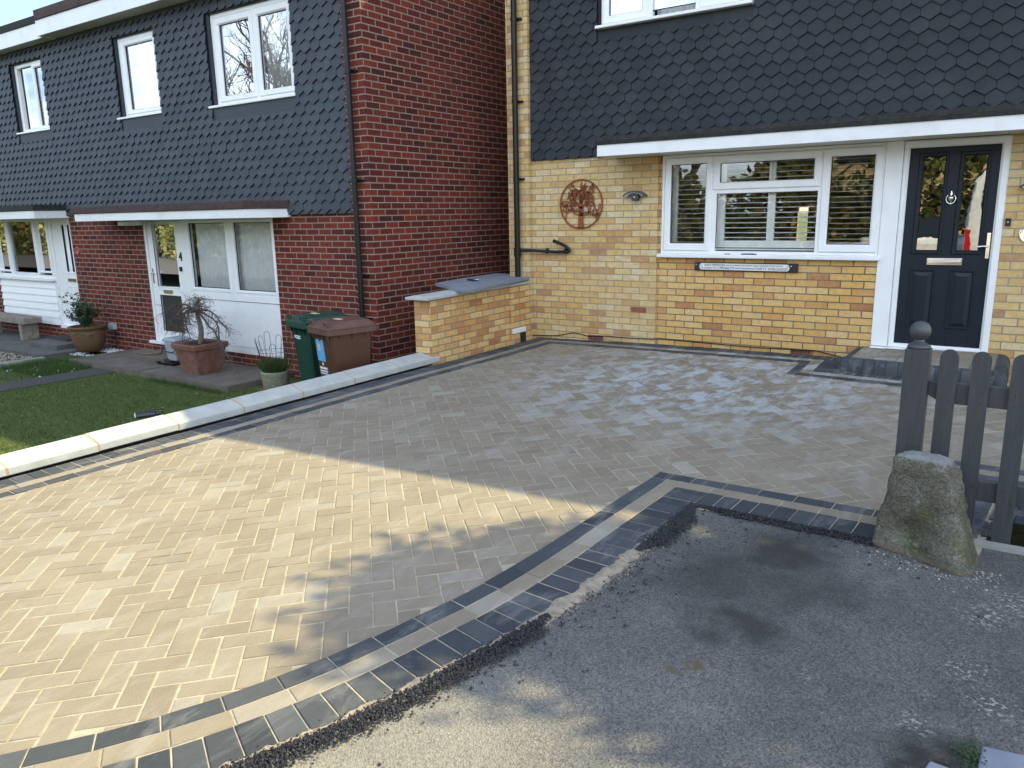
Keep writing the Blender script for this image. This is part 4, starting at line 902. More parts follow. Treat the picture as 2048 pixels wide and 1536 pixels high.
GW = thing('garden_wall', 'short yellow stock brick wall with end pier against the house', 'wall', (-2.1, -1, -1.1))
def gz(y): return -.335 + .0235 * (y + 1.93)
def gwall(mb, quad, zb=-1.35, top=None):
    n = len(quad)
    for i in range(n):
        p, q = quad[i], quad[(i + 1) % n]
        mb.face([(p[0], p[1], zb), (q[0], q[1], zb), (q[0], q[1], gz(q[1]) if top is None else top), (p[0], p[1], gz(p[1]) if top is None else top)])
    mb.face([(p[0], p[1], gz(p[1])) for p in quad])
b = MB(); gwall(b, [(-2.115, -1.94), (-2.02, -.50), (-2.24, -.50), (-2.335, -1.96)]); b.build('brick_wall', 'brick_new', GW, shear=.0235, uoff=.03)
b = MB(); gwall(b, [(-1.985, -.52), (-1.965, -.10), (-2.30, -.10), (-2.30, -.52)]); b.build('brick_pier', 'brick_new', GW, shear=.0235, uoff=.11)
b = MB(); b.box(-2.02, -1.966, -.335, -.215, -1.06, -.90); b.build('drain_hole', 'gasket', GW)
b = MB(); b.box(-2.03, -1.955, -.50, -.225, -.905, -.842); b.build('mortar_cap', 'label_white', GW, bevel=.006)
b = MB(); z0 = gz(-1.93)
rings = []
for y, d in ((-2.03, 0), (-1.98, .0), (-.12, 0)):
    zz = gz(y) + .002; xo = .065 * (y + 1.93)
    top = .030 if y < -2.0 else .046
    rings.append([(-2.07 + xo, y, zz), (-2.07 + xo, y, zz + .030), (-2.13 + xo, y, zz + top), (-2.32 + xo, y, zz + top), (-2.40 + xo, y, zz + .030), (-2.40 + xo, y, zz)])
b.loft(rings); b.build('coping_stone', 'coping', GW, bevel=.005)
ta = -.21
def tz(y): return gz(min(y, -.1)) + .088
def lerp2(p, q, t): return (p[0] + (q[0] - p[0]) * t, p[1] + (q[1] - p[1]) * t)
c1, c2, c3, c4 = (-2.69, -1.15), (-2.75, -.10), (-1.955, -.135), (-1.875, -1.63)
m1, m2 = lerp2(c1, c2, .62), lerp2(c4, c3, .50)
b = MB(); b.prism([(x, y, tz(y)) for x, y in (c1, c4, m2, m1)], (0, 0, -.038)); tag(b.build('paving_slab', 'slab', bevel=.004), 'front grey slab lying loose on top of the yellow garden wall', 'slab', 'grey slabs laid on the garden wall')
b = MB(); m1b, m2b = (m1[0], m1[1] + .006), (m2[0], m2[1] + .006)
b.prism([(x, y, tz(y) - .002) for x, y in (m1b, m2b, c3, (-2.285, -.125), (-2.285, .10), (-2.74, .25))], (0, 0, -.038)); tag(b.build('paving_slab', 'slab', bevel=.004), 'rear grey slab on the garden wall touching the house pier', 'slab', 'grey slabs laid on the garden wall')
K = MB(); kx, ky = -2.36, -.78; ta = tz(ky)
for k in range(3):
    r = .035 + .008 * k; K.tube([(kx + .03 * k + r * math.cos(a), ky - .02 * k + r * .7 * math.sin(a), ta + .012 + .006 * k) for a in [i * PI / 8 for i in range(17)]], .006, 6)
K.cur = 1; K.box(kx - .09, kx - .03, ky - .03, ky + .015, ta + .002, ta + .022); K.box(kx + .0, kx + .06, ky - .05, ky - .01, ta + .002, ta + .03)
tag(K.build('bundle', ['chrome', 'black']), 'small shiny silver and black bundle lying on the grey slabs', 'bundle')

# door step with rounded charcoal edge blocks
DS = thing('door_step', 'raised block step with rounded charcoal edge in front of the navy door', 'step', (2.68, -.5, -.93))
SX0, SX1 = 1.985, 3.36
def sy(x): return -.80 - .235 * (x - 1.98)
def sz(x): return GZ(x, -.8) + .125
b = MB()
def nose(px, py, qx, qy, nx, ny):   # one bullnose block whose outer face runs p->q, n = inward normal
    rg = []
    for x, y in ((px, py), (qx, qy)):
        zt = sz(x) + .003; pr = [(0, -.2), (0, -.080), (.006, -.052), (.018, -.028), (.036, -.011), (.060, -.002), (.098, .001), (.098, -.2)]
        rg.append([(x + nx * d, y + ny * d, zt + h) for d, h in pr])
    b.ct = random.random(); b.loft(rg)
n = 13
for i in range(n):
    a_, c_ = SX0 + .03 + (SX1 - SX0 - .06) * i / n + .0015, SX0 + .03 + (SX1 - SX0 - .06) * (i + 1) / n - .0015; nose(a_, sy(a_), c_, sy(c_), 0, 1)
for i in range(6): y0, y1 = sy(SX0) + .03 + i * .125, sy(SX0) + .03 + (i + 1) * .125 - .003; nose(SX0, min(y0, -.03), SX0, min(y1, -.03), 1, 0)
for i in range(8): y0, y1 = sy(SX1) + .03 + i * .125, sy(SX1) + .03 + (i + 1) * .125 - .003; nose(SX1, min(y0, -.03), SX1, min(y1, -.03), -1, 0)
for cx, cyy in ((SX0 + .05, sy(SX0) + .05), (SX1 - .05, sy(SX1) + .05)):
    zt = sz(cx); b.ct = .5; b.lathe([(.05, -.2), (.05, -.080), (.046, -.055), (.036, -.03), (.02, -.012), (.004, -.004)], (cx, cyy, zt), 16)
b.build('rounded_edge', 'paver_dark', DS, smooth=False)
b = MB()
for i in range(6):
    for j in range(9):
        x0, x1 = SX0 + .095 + i * .2, min(SX0 + .095 + i * .2 + .2, SX1 - .095); y1 = -.02 - j * .1; y0 = y1 - .1; lim = max(sy(x0), sy(x1)) + .09
        if i % 2: y1 += 0
        if y1 < lim or x1 < x0 + .03: continue
        y0 = max(y0, lim); b.ct = random.random() * .9; zt = sz((x0 + x1) / 2); b.cbox(x0 + .002, x1 - .002, y0 + .002, y1 - .002, zt - .2, zt, .003)
b.build('step_paving', 'paver_tan', DS)

# ------------------------------------------------------------------ things on the yellow wall
WA = thing('wall_art', 'round rusted metal tree of life hung on the yellow brick wall', 'wall art', (-1.243, -.05, .693))
ax, az, R_ = -1.243, .693, .300
def strip(mb, P, wf, y0=-.052, y1=-.044):
    P = [Vector((p[0], 0, p[1])) for p in P]; rg = []
    for i, p in enumerate(P):
        t = (P[min(i + 1, len(P) - 1)] - P[max(0, i - 1)]).normalized(); n = Vector((-t.z, 0, t.x)); w_ = wf(i / (len(P) - 1)) / 2
        a_, c_ = p + n * w_, p - n * w_; rg.append([(a_.x, y0, a_.z), (c_.x, y0, c_.z), (c_.x, y1, c_.z), (a_.x, y1, a_.z)])
    mb.loft(rg)
b = MB(); strip(b, [(ax + (R_ - .009) * math.cos(a), az + (R_ - .009) * math.sin(a)) for a in [i * 2 * PI / 64 for i in range(65)]], lambda u: .018); b.build('ring', 'rust', WA)
b = MB(); rnd = random.Random(5)
strip(b, [(ax, az - .29), (ax - .004, az - .2), (ax + .003, az - .1), (ax - .005, az + .0), (ax + .004, az + .08), (ax + .02, az + .15), (ax + .0, az + .22), (ax + .01, az + .26)], lambda u: .07 * (1 - u) ** .8 * (1 if u > .12 else 1.15) + .007)
leaves = b
def leaf2(x, z, a, l=.034):
    l *= .82
    ca, sa = math.cos(a), math.sin(a); pts = [(0, 0), (.35 * l, .22 * l), (.7 * l, .2 * l), (l, 0), (.7 * l, -.2 * l), (.35 * l, -.22 * l)]
    leaves.prism([(x + u * ca - v * sa, -.054, z + u * sa + v * ca) for u, v in pts], (0, .006, 0))
def vine(x, z, a, L, curl, w0, depth):
    P = [(x, z)]; n = 16; aa = a
    for i in range(n):
        aa += curl * (i / n) * .42; x += math.cos(aa) * L / n; z += math.sin(aa) * L / n
        if math.hypot(x - ax, z - az) > R_ - .028: break
        P.append((x, z))
        if i in (4, 8, 12, 15) and depth < 3: leaf2(x, z, aa + rnd.choice((-1, 1)) * rnd.uniform(.7, 1.3), rnd.uniform(.03, .042))
        if depth < 2 and i in ((5, 10) if depth == 0 else (7,)): vine(x, z, aa + rnd.choice((-1, 1)) * .9, L * .62, rnd.choice((-1, 1)) * rnd.uniform(.9, 1.5), w0 * .7, depth + 1)
    if len(P) > 2: strip(b, P, lambda u: w0 * (1 - .6 * u)); leaf2(P[-1][0], P[-1][1], aa, .036)
for (z, a, L, c, w0) in ((-.10, 2.75, .30, .75, .02), (-.12, .35, .30, -.75, .02), (-.05, 2.2, .30, 1.0, .019), (-.06, .95, .30, -1.0, .019), (.02, 1.95, .27, .8, .016), (.0, 1.15, .28, -.9, .016), (.08, 1.7, .2, 1.0, .012), (.06, 1.3, .2, -1.0, .012), (-.13, 3.05, .28, -1.1, .016), (-.14, .1, .28, 1.1, .016)):
    vine(ax, az + z, a, L, c, w0, 0)
b.build('tree_shape', 'rust', WA)

def wall_lamp(x, y, z, label):
    L = thing('wall_lamp', label, 'lamp', (x, y, z), 0, 'arched wall lamps by the window and door')
    m = MB(); rg = []
    for i in range(17):
        a = PI * (.14 + .72 * i / 16); r = .155
        cx, cz = r * math.cos(a), r * .62 * math.sin(a) - .06; ix, iz = (r - .02) * math.cos(a), (r - .032) * .62 * math.sin(a) - .06
        rg.append([(x + cx, y - .10, z + cz), (x + cx, y, z + cz), (x + ix, y, z + iz), (x + ix, y - .10, z + iz)])
    m.loft(rg); m.build('hood', 'iron', L)
    m = MB(); rg = []
    for i in range(17):
        a = PI * (.16 + .68 * i / 16); r = .137
        rg.append([(x + r * math.cos(a), y - .094, z + (r - .012) * .62 * math.sin(a) - .06), (x + r * math.cos(a), y - .02, z + (r - .012) * .62 * math.sin(a) - .06), (x + (r - .012) * math.cos(a), y - .02, z + (r - .022) * .62 * math.sin(a) - .06), (x + (r - .012) * math.cos(a), y - .094, z + (r - .022) * .62 * math.sin(a) - .06)])
    m.loft(rg); m.build('diffuser', 'led_white', L)
    m = MB(); m.loft([[(x - .052, y - .075, z + .02), (x + .052, y - .075, z + .02), (x + .052, y, z + .02), (x - .052, y, z + .02)], [(x - .034, y - .065, z - .075), (x + .034, y - .065, z - .075), (x + .034, y, z - .075), (x - .034, y, z - .075)]]); m.cur = 1
    m.lathe([(.010, 0), (.008, .006), (.001, .007)], (x, y - .070, z - .035), 10, 'y'); m.build('sensor_housing', ['iron', 'led_white'], L, bevel=.006)
wall_lamp(-.505, -.03, .79, 'dark arched outdoor lamp on the brick between wall art and window')
wall_lamp(3.40, 0.0, .76, 'dark arched outdoor lamp right of the navy door at picture edge')
b = MB(); b.box(3.184, 3.228, -.024, 0, .397, .467); b.cur = 1; b.lathe([(.007, 0), (.006, .003), (.001, .004)], (3.206, -.024, .432), 10, 'y'); tag(b.build('doorbell', ['black', 'led_white'], bevel=.004), 'small black doorbell on the bricks right of the door frame', 'doorbell')
b = MB(); b.lathe([(.085, 0), (.085, .012), (.078, .016), (.07, .012), (.01, .012)], (3.385, 0, .325), 24, 'y'); tag(b.build('wall_disc', 'chrome'), 'round dull metal disc on the brick wall below the right lamp', 'ornament')
SG = thing('wall_sign', 'black board with white cast plate about shutting the gate, below the window', 'sign', (.8, -.02, -.03))
def sgz(x): return .003 * (x - .8)
b = MB(); b.box(.228, 1.370, -.026, 0, -.077, .018); b.build('backboard', 'wood_dark', SG, bevel=.003)
b = MB(); pts = []
for i in range(13): a = PI / 2 + PI * i / 12; pts.append((.318 + .034 * math.cos(a), -.029 + .036 * math.sin(a)))
for i in range(13): a = -PI / 2 + PI * i / 12; pts.append((1.252 + .034 * math.cos(a), -.029 + .036 * math.sin(a)))
b.prism([(x, -.033, z) for x, z in pts], (0, .008, 0)); b.build('plate', 'sign_white', SG)
def tx(a, c): return (.285 + (a - 412) / 738 * 1.001 + .285 + (c - 412) / 738 * 1.001) / 2, (c - a) / 738 * 1.001
for body, a, c, z, h in (('ANY PERSON', 458, 632, -.013, .024), ('WHO OMITS TO SHUT AND FASTEN THIS GATE', 640, 1098, -.013, .015), ('IS LIABLE TO A', 433, 582, -.046, .015), ('PENALTY', 589, 709, -.045, .024), ('NOT EXCEEDING', 717, 870, -.045, .015), ('FORTY SHILLINGS', 878, 1126, -.045, .024)):
    xc, wd = tx(a, c); text(body, xc, z, wd, h, -.035, 'black', SG)
for x in (.248, 1.30): b = MB(); b.lathe([(.008, 0), (.006, .003), (.001, .004)], (x, -.026, -.012), 8, 'y'); b.build('screw', 'chrome', SG)
for sx_ in (.300, 1.272): b = MB(); b.tube([(sx_ + .012 * math.cos(a), -.035, -.029 + .02 * math.sin(a)) for a in [i * PI / 5 for i in range(8)]], .0018, 4); b.build('scroll', 'black', SG)
b = MB(); b.box(.575, .635, -.045, -.03, .108, .116); tag(b.build('marker', 'black'), 'small black strip lying on the white window sill, shorter of two', 'tool')
b = MB(); b.box(.765, .93, -.06, -.042, .108, .120); b.cur = 1; b.box(.80, .90, -.055, -.047, .120, .124); tag(b.build('tool', ['wood_dark', 'greybox']), 'longer dark hand tool lying on the white window sill', 'tool')
b = MB(); cb = [(-2.0, -.06, -.988), (-1.6, -.045, -.962), (-1.36, -.04, -.908), (-1.25, -.04, -.918), (-1.136, -.045, -.936), (-.915, -.04, -.918), (-.54, -.04, -.918), (-.25, -.04, -.909), (-.19, -.012, -.903), (.0, -.012, -.905), (.315, -.012, -.907), (.54, -.012, -.912), (1.01, -.012, -.914), (1.50, -.014, -.902), (1.62, -.016, -.899), (1.75, -.03, -.92), (1.90, -.05, -.945)]
cb2 = [(p[0], p[1], p[2]) for p in cb]; b.tube([(x, y, z) for x, y, z in cb2], .0055, 6); tag(b.build('cable', 'pipe'), 'thin black cable running along the foot of the yellow brick wall', 'cable')

# ------------------------------------------------------------------ picket fence and stone
FY = -4.42
PF = thing('picket_fence', 'dark grey picket fence with ball topped post at right edge', 'fence', (3.05, FY, -.99))
b = MB(); b.cbox(2.990, 3.098, FY - .05, FY + .05, -1.15, -.079, .0025); post = sub(b.build('post', 'timber', PF), PF)
b = MB(); px, py = 3.044, FY
b.lathe([(.044, -.0795), (.051, -.074), (.051, -.068), (.045, -.060), (.030, -.052), (.022, -.044), (.020, -.036)], (px, py, 0), 26)
b.lathe([(.022, -.05), (.019, -.036)] + [(.0465 * math.cos(a), .010 + .0465 * math.sin(a)) for a in [-1.16 + i * (1.16 + PI / 2 - .02) / 14 for i in range(15)]], (px, py, -.004 + .0), 26)
b.build('ball_finial', 'iron', post, smooth=False, bevel=0)
pp = [(3.138, 3.216), (3.270, 3.348), (3.428, 3.506), (3.576, 3.654), (3.724, 3.802), (3.872, 3.950), (4.02, 4.098), (4.168, 4.246), (4.316, 4.394)]
for i, (a_, c_) in enumerate(pp):
    m = (a_ + c_) / 2; r = (c_ - a_) / 2; top = -.074; P = [(a_, -.985 + .0), (c_, -.985)] + [(m + r * math.cos(t), top - r + r * math.sin(t)) for t in [PI * k / 12 for k in range(13)]]
    q = MB(); q.prism([(x, FY - .010, z) for x, z in P], (0, .018, 0)); q.cur = 1
    for zz_ in (-.265, -.318, -.725, -.778): q.lathe([(.0045, -.001), (.004, .0008), (.001, .001)], (m + random.choice((-1, 1)) * .014, FY - .010, zz_), 8, 'y')
    q.build('picket', ['timber', 'gasket'], PF, bevel=.0)
for z0, z1 in ((-.338, -.236), (-.797, -.697)):
    q = MB(); q.loft([[(3.098, FY + .012, z0 + .035), (3.098, FY + .045, z0 + .035), (3.098, FY + .045, z1), (3.098, FY + .012, z1)], [(3.16, FY + .012, z0), (3.16, FY + .045, z0), (3.16, FY + .045, z1), (3.16, FY + .012, z1)], [(4.6, FY + .012, z0), (4.6, FY + .045, z0), (4.6, FY + .045, z1), (4.6, FY + .012, z1)]]); q.build('rail', 'timber', PF, bevel=.003)

# rough tapered stone
bm = bmesh.new(); bmesh.ops.create_cube(bm, size=2); bmesh.ops.subdivide_edges(bm, edges=bm.edges[:], cuts=22, use_grid_fill=True)
from mathutils import noise as mn
B4 = [(2.938, -4.700), (3.375, -4.865), (3.395, -4.585), (3.03, -4.49)]; T4 = [(3.012, -4.660), (3.225, -4.700), (3.262, -4.575), (3.045, -4.535)]; ZT, ZB = -.545, -1.01
for v in bm.verts:
    u, w_, h = (v.co.x + 1) / 2, (v.co.y + 1) / 2, (v.co.z + 1) / 2
    rr = .10
    # round the vertical edges
    def bil(Q): return Vector((*(Vector(Q[0]) * (1 - u) * (1 - w_) + Vector(Q[1]) * u * (1 - w_) + Vector(Q[2]) * u * w_ + Vector(Q[3]) * (1 - u) * w_),))
    Bq, Tq = bil(B4), bil(T4); hh = h - .03 * math.sin(PI * h)
    p = Bq.lerp(Tq, hh if hh < 1 else 1.0) if h < 1 else Tq.copy()
    cB, cT = Vector((3.17, -4.66)), Vector((3.136, -4.617)); c = cB.lerp(cT, h)
    su, sw = abs(v.co.x), abs(v.co.y); k = max(0, su + sw - 1.55) / .45; p = p + (c - p) * (.09 * k * k)
    eh = max(0, h - .90) / .10; edge = max(su, sw); p = p + (c - p) * (.05 * eh * eh * (edge > .5) * edge)
    z = ZB + (ZT - ZB) * h - .03 * eh * eh * max(0, edge - .6)
    P = Vector((p.x, p.y, z))
    n1 = mn.fractal(P * 7, 1.0, 2.0, 4); n2 = mn.fractal(P * 26 + Vector((3, 1, 7)), 1.0, 2.0, 4)
    d = Vector((p.x - c.x, p.y - c.y, 0)); d = d.normalized() if d.length > .01 else Vector((0, 0, 1))
    if h > .999: P.z += .006 * n2 + .004 * n1 - .018 * math.exp(-((p.x - 3.128) ** 2 + (p.y + 4.60) ** 2) / .0004) - .008 * math.exp(-((p.x - 3.195) ** 2 + (p.y + 4.615) ** 2) / .0003)
    else: P = P + d * (.010 * n1 + .009 * n2) * (1 if h > .02 else .6)
    # scoop on the street side low left, bulging lower right
    if v.co.y < -.2:
        s_ = math.exp(-((u - .36) ** 2 / .05 + (h - .22) ** 2 / .018)); P.y += .055 * s_
        P.y -= .02 * math.exp(-((u - .8) ** 2 / .02 + (h - .1) ** 2 / .06))
    if h < .05: P = P + d * .006 * (1 + n2)
    v.co = P
me = bpy.data.meshes.new('staddle_stone'); bm.to_mesh(me); bm.free(); me.materials.append(M['stone']); me.polygons.foreach_set('use_smooth', [True] * len(me.polygons))
so = bpy.data.objects.new('stone_block', me); COL.objects.link(so); tag(so, 'rough mossy tapered stone block standing in front of the fence post', 'stone')
b = MB()
for k in range(260):
    a = random.uniform(0, 2 * PI); r = random.uniform(.0, .10); t = random.random(); bx, by = lerp2(B4[0], B4[1], t) if random.random() < .7 else (3.42, -4.75)
    x, y = bx + random.gauss(0, .05), by - abs(random.gauss(0, .06)) - .02; b.ct = random.random(); lump(b, x, y, GZ(x, y) - .003, random.choice((.003, .004, .006)))
for x, y in ((2.99, -4.77), (3.02, -4.785), (3.40, -4.86), (3.44, -4.95)): b.ct = .7; lump(b, x, y, GZ(x, y) - .002, .009)
o = b.build('grit', 'pebble'); o['kind'] = 'stuff'; o['label'] = 'pale grit and stone crumbs on the tarmac by the stone block'; o['category'] = 'grit'
b = MB(); b.prism([(x, y, GZ(x, y) - .05) for x, y in ((3.490, -6.055), (3.9, -6.00), (3.95, -6.5), (3.472, -6.40))], (0, 0, .062)); tag(b.build('paving_slab', 'slab', bevel=.006), 'worn grey slab corner with weed at the bottom right of the tarmac', 'slab')
b = MB(); b.prism([(x, y, GZ(x, y) - .05) for x, y in ((3.365, -6.195), (3.42, -6.20), (3.46, -6.5), (3.30, -6.5))], (0, 0, .056)); tag(b.build('stone_edge', 'slab', bevel=.006), 'rounded grey stone edge just peeping in at the bottom', 'stone')
b = MB()
for k in range(190):
    x, y = 3.462 + random.gauss(0, .022), -6.13 + random.gauss(0, .032); z = GZ(x, y) + abs(random.gauss(0, .016)); a = random.uniform(0, 2 * PI); l = random.uniform(.006, .015); b.ct = random.random()
    d = Vector((math.cos(a), math.sin(a), random.uniform(-.1, .6))) * l; s_ = Vector((-math.sin(a), math.cos(a), random.uniform(-.2, .2))) * l * .4; p = Vector((x, y, z)); b.face([p, p + d * .5 + s_, p + d, p + d * .5 - s_])
WD = thing('weed', 'small green weed growing in the crack beside the corner slab', 'weed', (3.462, -6.13, -1.03)); b.build('foliage', 'leaf_shrub', WD, keepn=True)

# ------------------------------------------------------------------ wheelie bins
def wheelie(name_label, loc, rot, body_m, lid_m, prints):
    B = thing('wheelie_bin', name_label, 'bin', loc, rot, 'wheelie bins by the red brick corner'); B.scale = (.79, .79, 1.03)
    w_, d_ = .56, .62; h = .90
    def rect(x0, x1, y0, y1, z, c=.03): return [(x0 + c, y0, z), (x1 - c, y0, z), (x1, y0 + c, z), (x1, y1 - c, z), (x1 - c, y1, z), (x0 + c, y1, z), (x0, y1 - c, z), (x0, y0 + c, z)]
    m = MB(); m.loft([rect(-.20, .20, -.22, .26, 0), rect(-.21, .21, -.235, .27, .05), rect(-.275, .275, -.33, .34, h)]); m.build('body', body_m, B, local=True)
    m = MB(); m.loft([rect(-.315, .315, -.385, .40, h - .035), rect(-.32, .32, -.39, .405, h - .03), rect(-.32, .32, -.39, .405, h + .022)]);
    for x in (-.2, -.07, .07, .2): m.loft([[(x - .006, -.385, h - .036), (x + .006, -.385, h - .036), (x + .006, -.32, h - .036), (x - .006, -.32, h - .036)], [(x - .006, -.325, h - .12), (x + .006, -.325, h - .12), (x + .006, -.31, h - .12), (x - .006, -.31, h - .12)]])
    for y in (-.2, 0, .2):
        for s_ in (-1, 1): m.loft([[(s_ * .31, y - .006, h - .036), (s_ * .31, y + .006, h - .036), (s_ * .26, y + .006, h - .036), (s_ * .26, y - .006, h - .036)], [(s_ * .265, y - .006, h - .12), (s_ * .265, y + .006, h - .12), (s_ * .25, y + .006, h - .12), (s_ * .25, y - .006, h - .12)]])
    m.build('rim', lid_m, B, local=True, bevel=.008)
    m = MB(); m.loft([rect(-.318, .318, -.40, .40, h + .024, .04), rect(-.318, .318, -.40, .40, h + .04, .04), rect(-.285, .285, -.34, .37, h + .07, .06), rect(-.27, .27, -.30, .34, h + .085, .06), rect(-.23, .23, -.23, .30, h + .105, .08)])
    for s_ in (-1, 1): m.tube([(s_ * .21 - .055, -.35, h + .06), (s_ * .21 - .055, -.372, h + .105), (s_ * .21 + .055, -.372, h + .105), (s_ * .21 + .055, -.35, h + .06)], .013, 8)
    m.build('lid', lid_m, B, local=True, bevel=.012)
    m = MB(); m.tube([(-.24, .45, h - .03), (.24, .45, h - .03)], .018, 10)
    for s_ in (-.24, 0, .24): m.tube([(s_, .38, h - .03), (s_, .45, h - .03)], .016, 8)
    m.build('handle', body_m, B, local=True)
    for s_ in (-1, 1):
        m = MB(); m.lathe([(.02, -.025), (.095, -.025), (.1, -.015), (.1, .015), (.095, .025), (.02, .025)], (s_ * .25, .30, .10), 20, 'x'); m.build('wheel', 'tyre', B, local=True)
    def fy(z): return -.235 - .095 * (z - .05) / (h - .05)
    for (x0, x1, z0, z1, mat, nm) in prints:
        m = MB(); m.loft([[(x, fy(z) - .003, z) for x, z in ((x0, z0), (x1, z0), (x1, z1), (x0, z1))], [(x, fy(z) + .004, z) for x, z in ((x0, z0), (x1, z0), (x1, z1), (x0, z1))]]); m.build(nm, mat, B, local=True)
    m = MB(); m.box(-.10, .06, -.08, .0, h + .104, h + .108); m.build('sticker', 'yellow_sticker', B, local=True)
    return B
brown_prints = [(-.20, .01, .56, .80, 'label_blue', 'sticker'), (-.185, -.09, .67, .75, 'label_white', 'printed_panel'), (-.10, -.065, .515, .545, 'label_white', 'printed_logo'), (-.185, .03, .47, .495, 'label_white', 'printed_text'), (-.185, .03, .44, .458, 'label_white', 'printed_text'), (-.185, .03, .415, .428, 'label_white', 'printed_text')]
BR = wheelie('brown wheelie bin with faded lid and blue sticker, nearer the coping wall', (-2.93, -2.52, -1.56), math.radians(-14), 'bin_brown', 'bin_lid_brown', brown_prints)
green_prints = [(-.185, -.155, .735, .765, 'label_white', 'printed_logo'), (-.145, .0, .752, .768, 'label_white', 'printed_text'), (-.145, .0, .728, .744, 'label_white', 'printed_text')]
wheelie('dark green wheelie bin standing left of the brown one', (-3.58, -2.28, -1.56), math.radians(-14), 'bin_green', 'bin_green', green_prints)

# ------------------------------------------------------------------ pots, plants and small things in the neighbour's garden
def twig(mb, p, d, L, r, depth, droop, rnd, segs=6, curl=.5, kids=(2, 4), nseg=5):
    P = [Vector(p)]; d = Vector(d).normalized()
    for i in range(segs):
        d = (d + Vector((rnd.gauss(0, curl), rnd.gauss(0, curl), rnd.gauss(0, curl) - droop)) * .35).normalized(); P.append(P[-1] + d * L / segs)
    mb.tube(P, lambda u: max(.0012, r * (1 - .65 * u)), nseg, cap=False)
    if depth > 0:
        for k in range(rnd.randint(*kids)):
            i = rnd.randint(1, segs); dd = (P[i] - P[i - 1]).normalized(); s_ = Vector((rnd.gauss(0, 1), rnd.gauss(0, 1), rnd.gauss(0, .8))).normalized()
            twig(mb, P[i], dd * .6 + s_ * .75, L * rnd.uniform(.5, .75), r * .55, depth - 1, droop, rnd, segs, curl, kids, max(3, nseg - 1))
TP = thing('planter', 'square terracotta planter on the slabs holding a bare contorted tree', 'planter', (-5.86, -2.38, -1.45))
def sq(c, h, z): return [(c[0] - h, c[1] - h, z), (c[0] + h, c[1] - h, z), (c[0] + h, c[1] + h, z), (c[0] - h, c[1] + h, z)]
c0 = (-5.86, -2.38); a_ = math.radians(8)
b = MB(); b.loft([sq(c0, .175, -1.45), sq(c0, .237, -1.12), sq(c0, .237, -1.115), sq(c0, .258, -1.11), sq(c0, .268, -1.05), sq(c0, .258, -1.035), sq(c0, .222, -1.035), sq(c0, .212, -1.08)]); b.build('pot', 'terracotta', TP, bevel=.012)
b = MB(); b.face(sq(c0, .215, -1.062)); 
for _ in range(240): lump(b, c0[0] + random.uniform(-.2, .2), c0[1] + random.uniform(-.2, .2), -1.062, random.uniform(.008, .02))
b.build('soil', 'soil', TP)
rnd = random.Random(3); CT = thing('contorted_tree', 'small leafless twisted tree with drooping branches in the square planter', 'tree', (c0[0], c0[1], -1.085))
b = MB(); tr = [(-5.84, -2.38, -1.09), (-5.83, -2.38, -1.0), (-5.80, -2.38, -.90), (-5.82, -2.37, -.78), (-5.86, -2.37, -.68), (-5.83, -2.38, -.60), (-5.80, -2.38, -.52)]
b.tube(tr, lambda u: .040 - .016 * u, 10); b.build('trunk', 'bark_pale', CT, smooth=True)
b = MB(); base = Vector((-5.83, -2.38, -.62))
for (dx, dy, dz, L) in ((1, -.2, .25, .62), (.9, .3, .55, .5), (-.9, -.2, .35, .62), (-.8, .3, .6, .5), (.2, -.5, .9, .42), (-.3, .5, .9, .42), (-1, -.5, .1, .55), (.7, -.6, .5, .45), (.1, .2, 1, .36), (-.55, -.4, .8, .45)):
    P = [base.copy()]; d = Vector((dx, dy, dz)).normalized(); n = 10
    for i in range(n):
        d = (d + Vector((rnd.gauss(0, .16), rnd.gauss(0, .16), rnd.gauss(0, .12) - .17))).normalized(); P.append(P[-1] + d * L * 1.25 / n)
    b.tube(P, lambda u: .011 * (1 - .75 * u) + .0025, 7, cap=False)
    for i in range(2, n + 1):
        for k in range(2 if i < 7 else 3):
            s_ = Vector((rnd.gauss(0, 1), rnd.gauss(0, 1), rnd.gauss(0, .7))).normalized(); dd = (P[i] - P[i - 1]).normalized()
            twig(b, P[i], dd * .5 + s_ * .8, rnd.uniform(.10, .24), .0042, 1, .35, rnd, 6, .8, (2, 4), 4)
P = [Vector((-5.80, -2.42, -.64))]
for d in ((.16, -.05, .01), (.13, -.03, -.06), (.13, -.02, -.10), (.10, 0, -.04), (.12, -.02, -.16), (.11, 0, -.12), (.12, 0, -.14), (.09, 0, -.05)): P.append(P[-1] + Vector(d) * .93)
b.tube(P, lambda u: .015 * (1 - .7 * u) + .002, 7, cap=False)
for i in range(2, len(P)):
    for k in range(3): s_ = Vector((rnd.gauss(.2, 1), rnd.gauss(0, 1), rnd.gauss(-.5, .8))).normalized(); twig(b, P[i], s_ + Vector((.4, 0, -.3)), rnd.uniform(.08, .2), .0038, 1, .4, rnd, 6, .8, (1, 3), 4)
b.build('branches', 'bark', CT)
SP = thing('planter', 'carved grey stone pot with grassy plant beside the bins', 'planter', (-4.33, -2.38, -1.52))
c0 = (-4.33, -2.38, 0); b = MB(); b.lathe([(.13, -1.535), (.155, -1.49), (.168, -1.40), (.172, -1.33), (.176, -1.30), (.178, -1.28), (.150, -1.28), (.145, -1.31)], c0, 28); b.build('pot', 'pot_stone', SP, smooth=True)
b = MB(); b.lathe([(.15, -1.31), (.001, -1.305)], c0, 20); b.build('soil', 'soil', SP)
b = MB(); b.lathe([(.12, -1.545), (.175, -1.54), (.185, -1.515), (.17, -1.515)], (-4.36, -2.4, 0), 24); b.build('saucer', 'terracotta', SP)
GPp = MB()
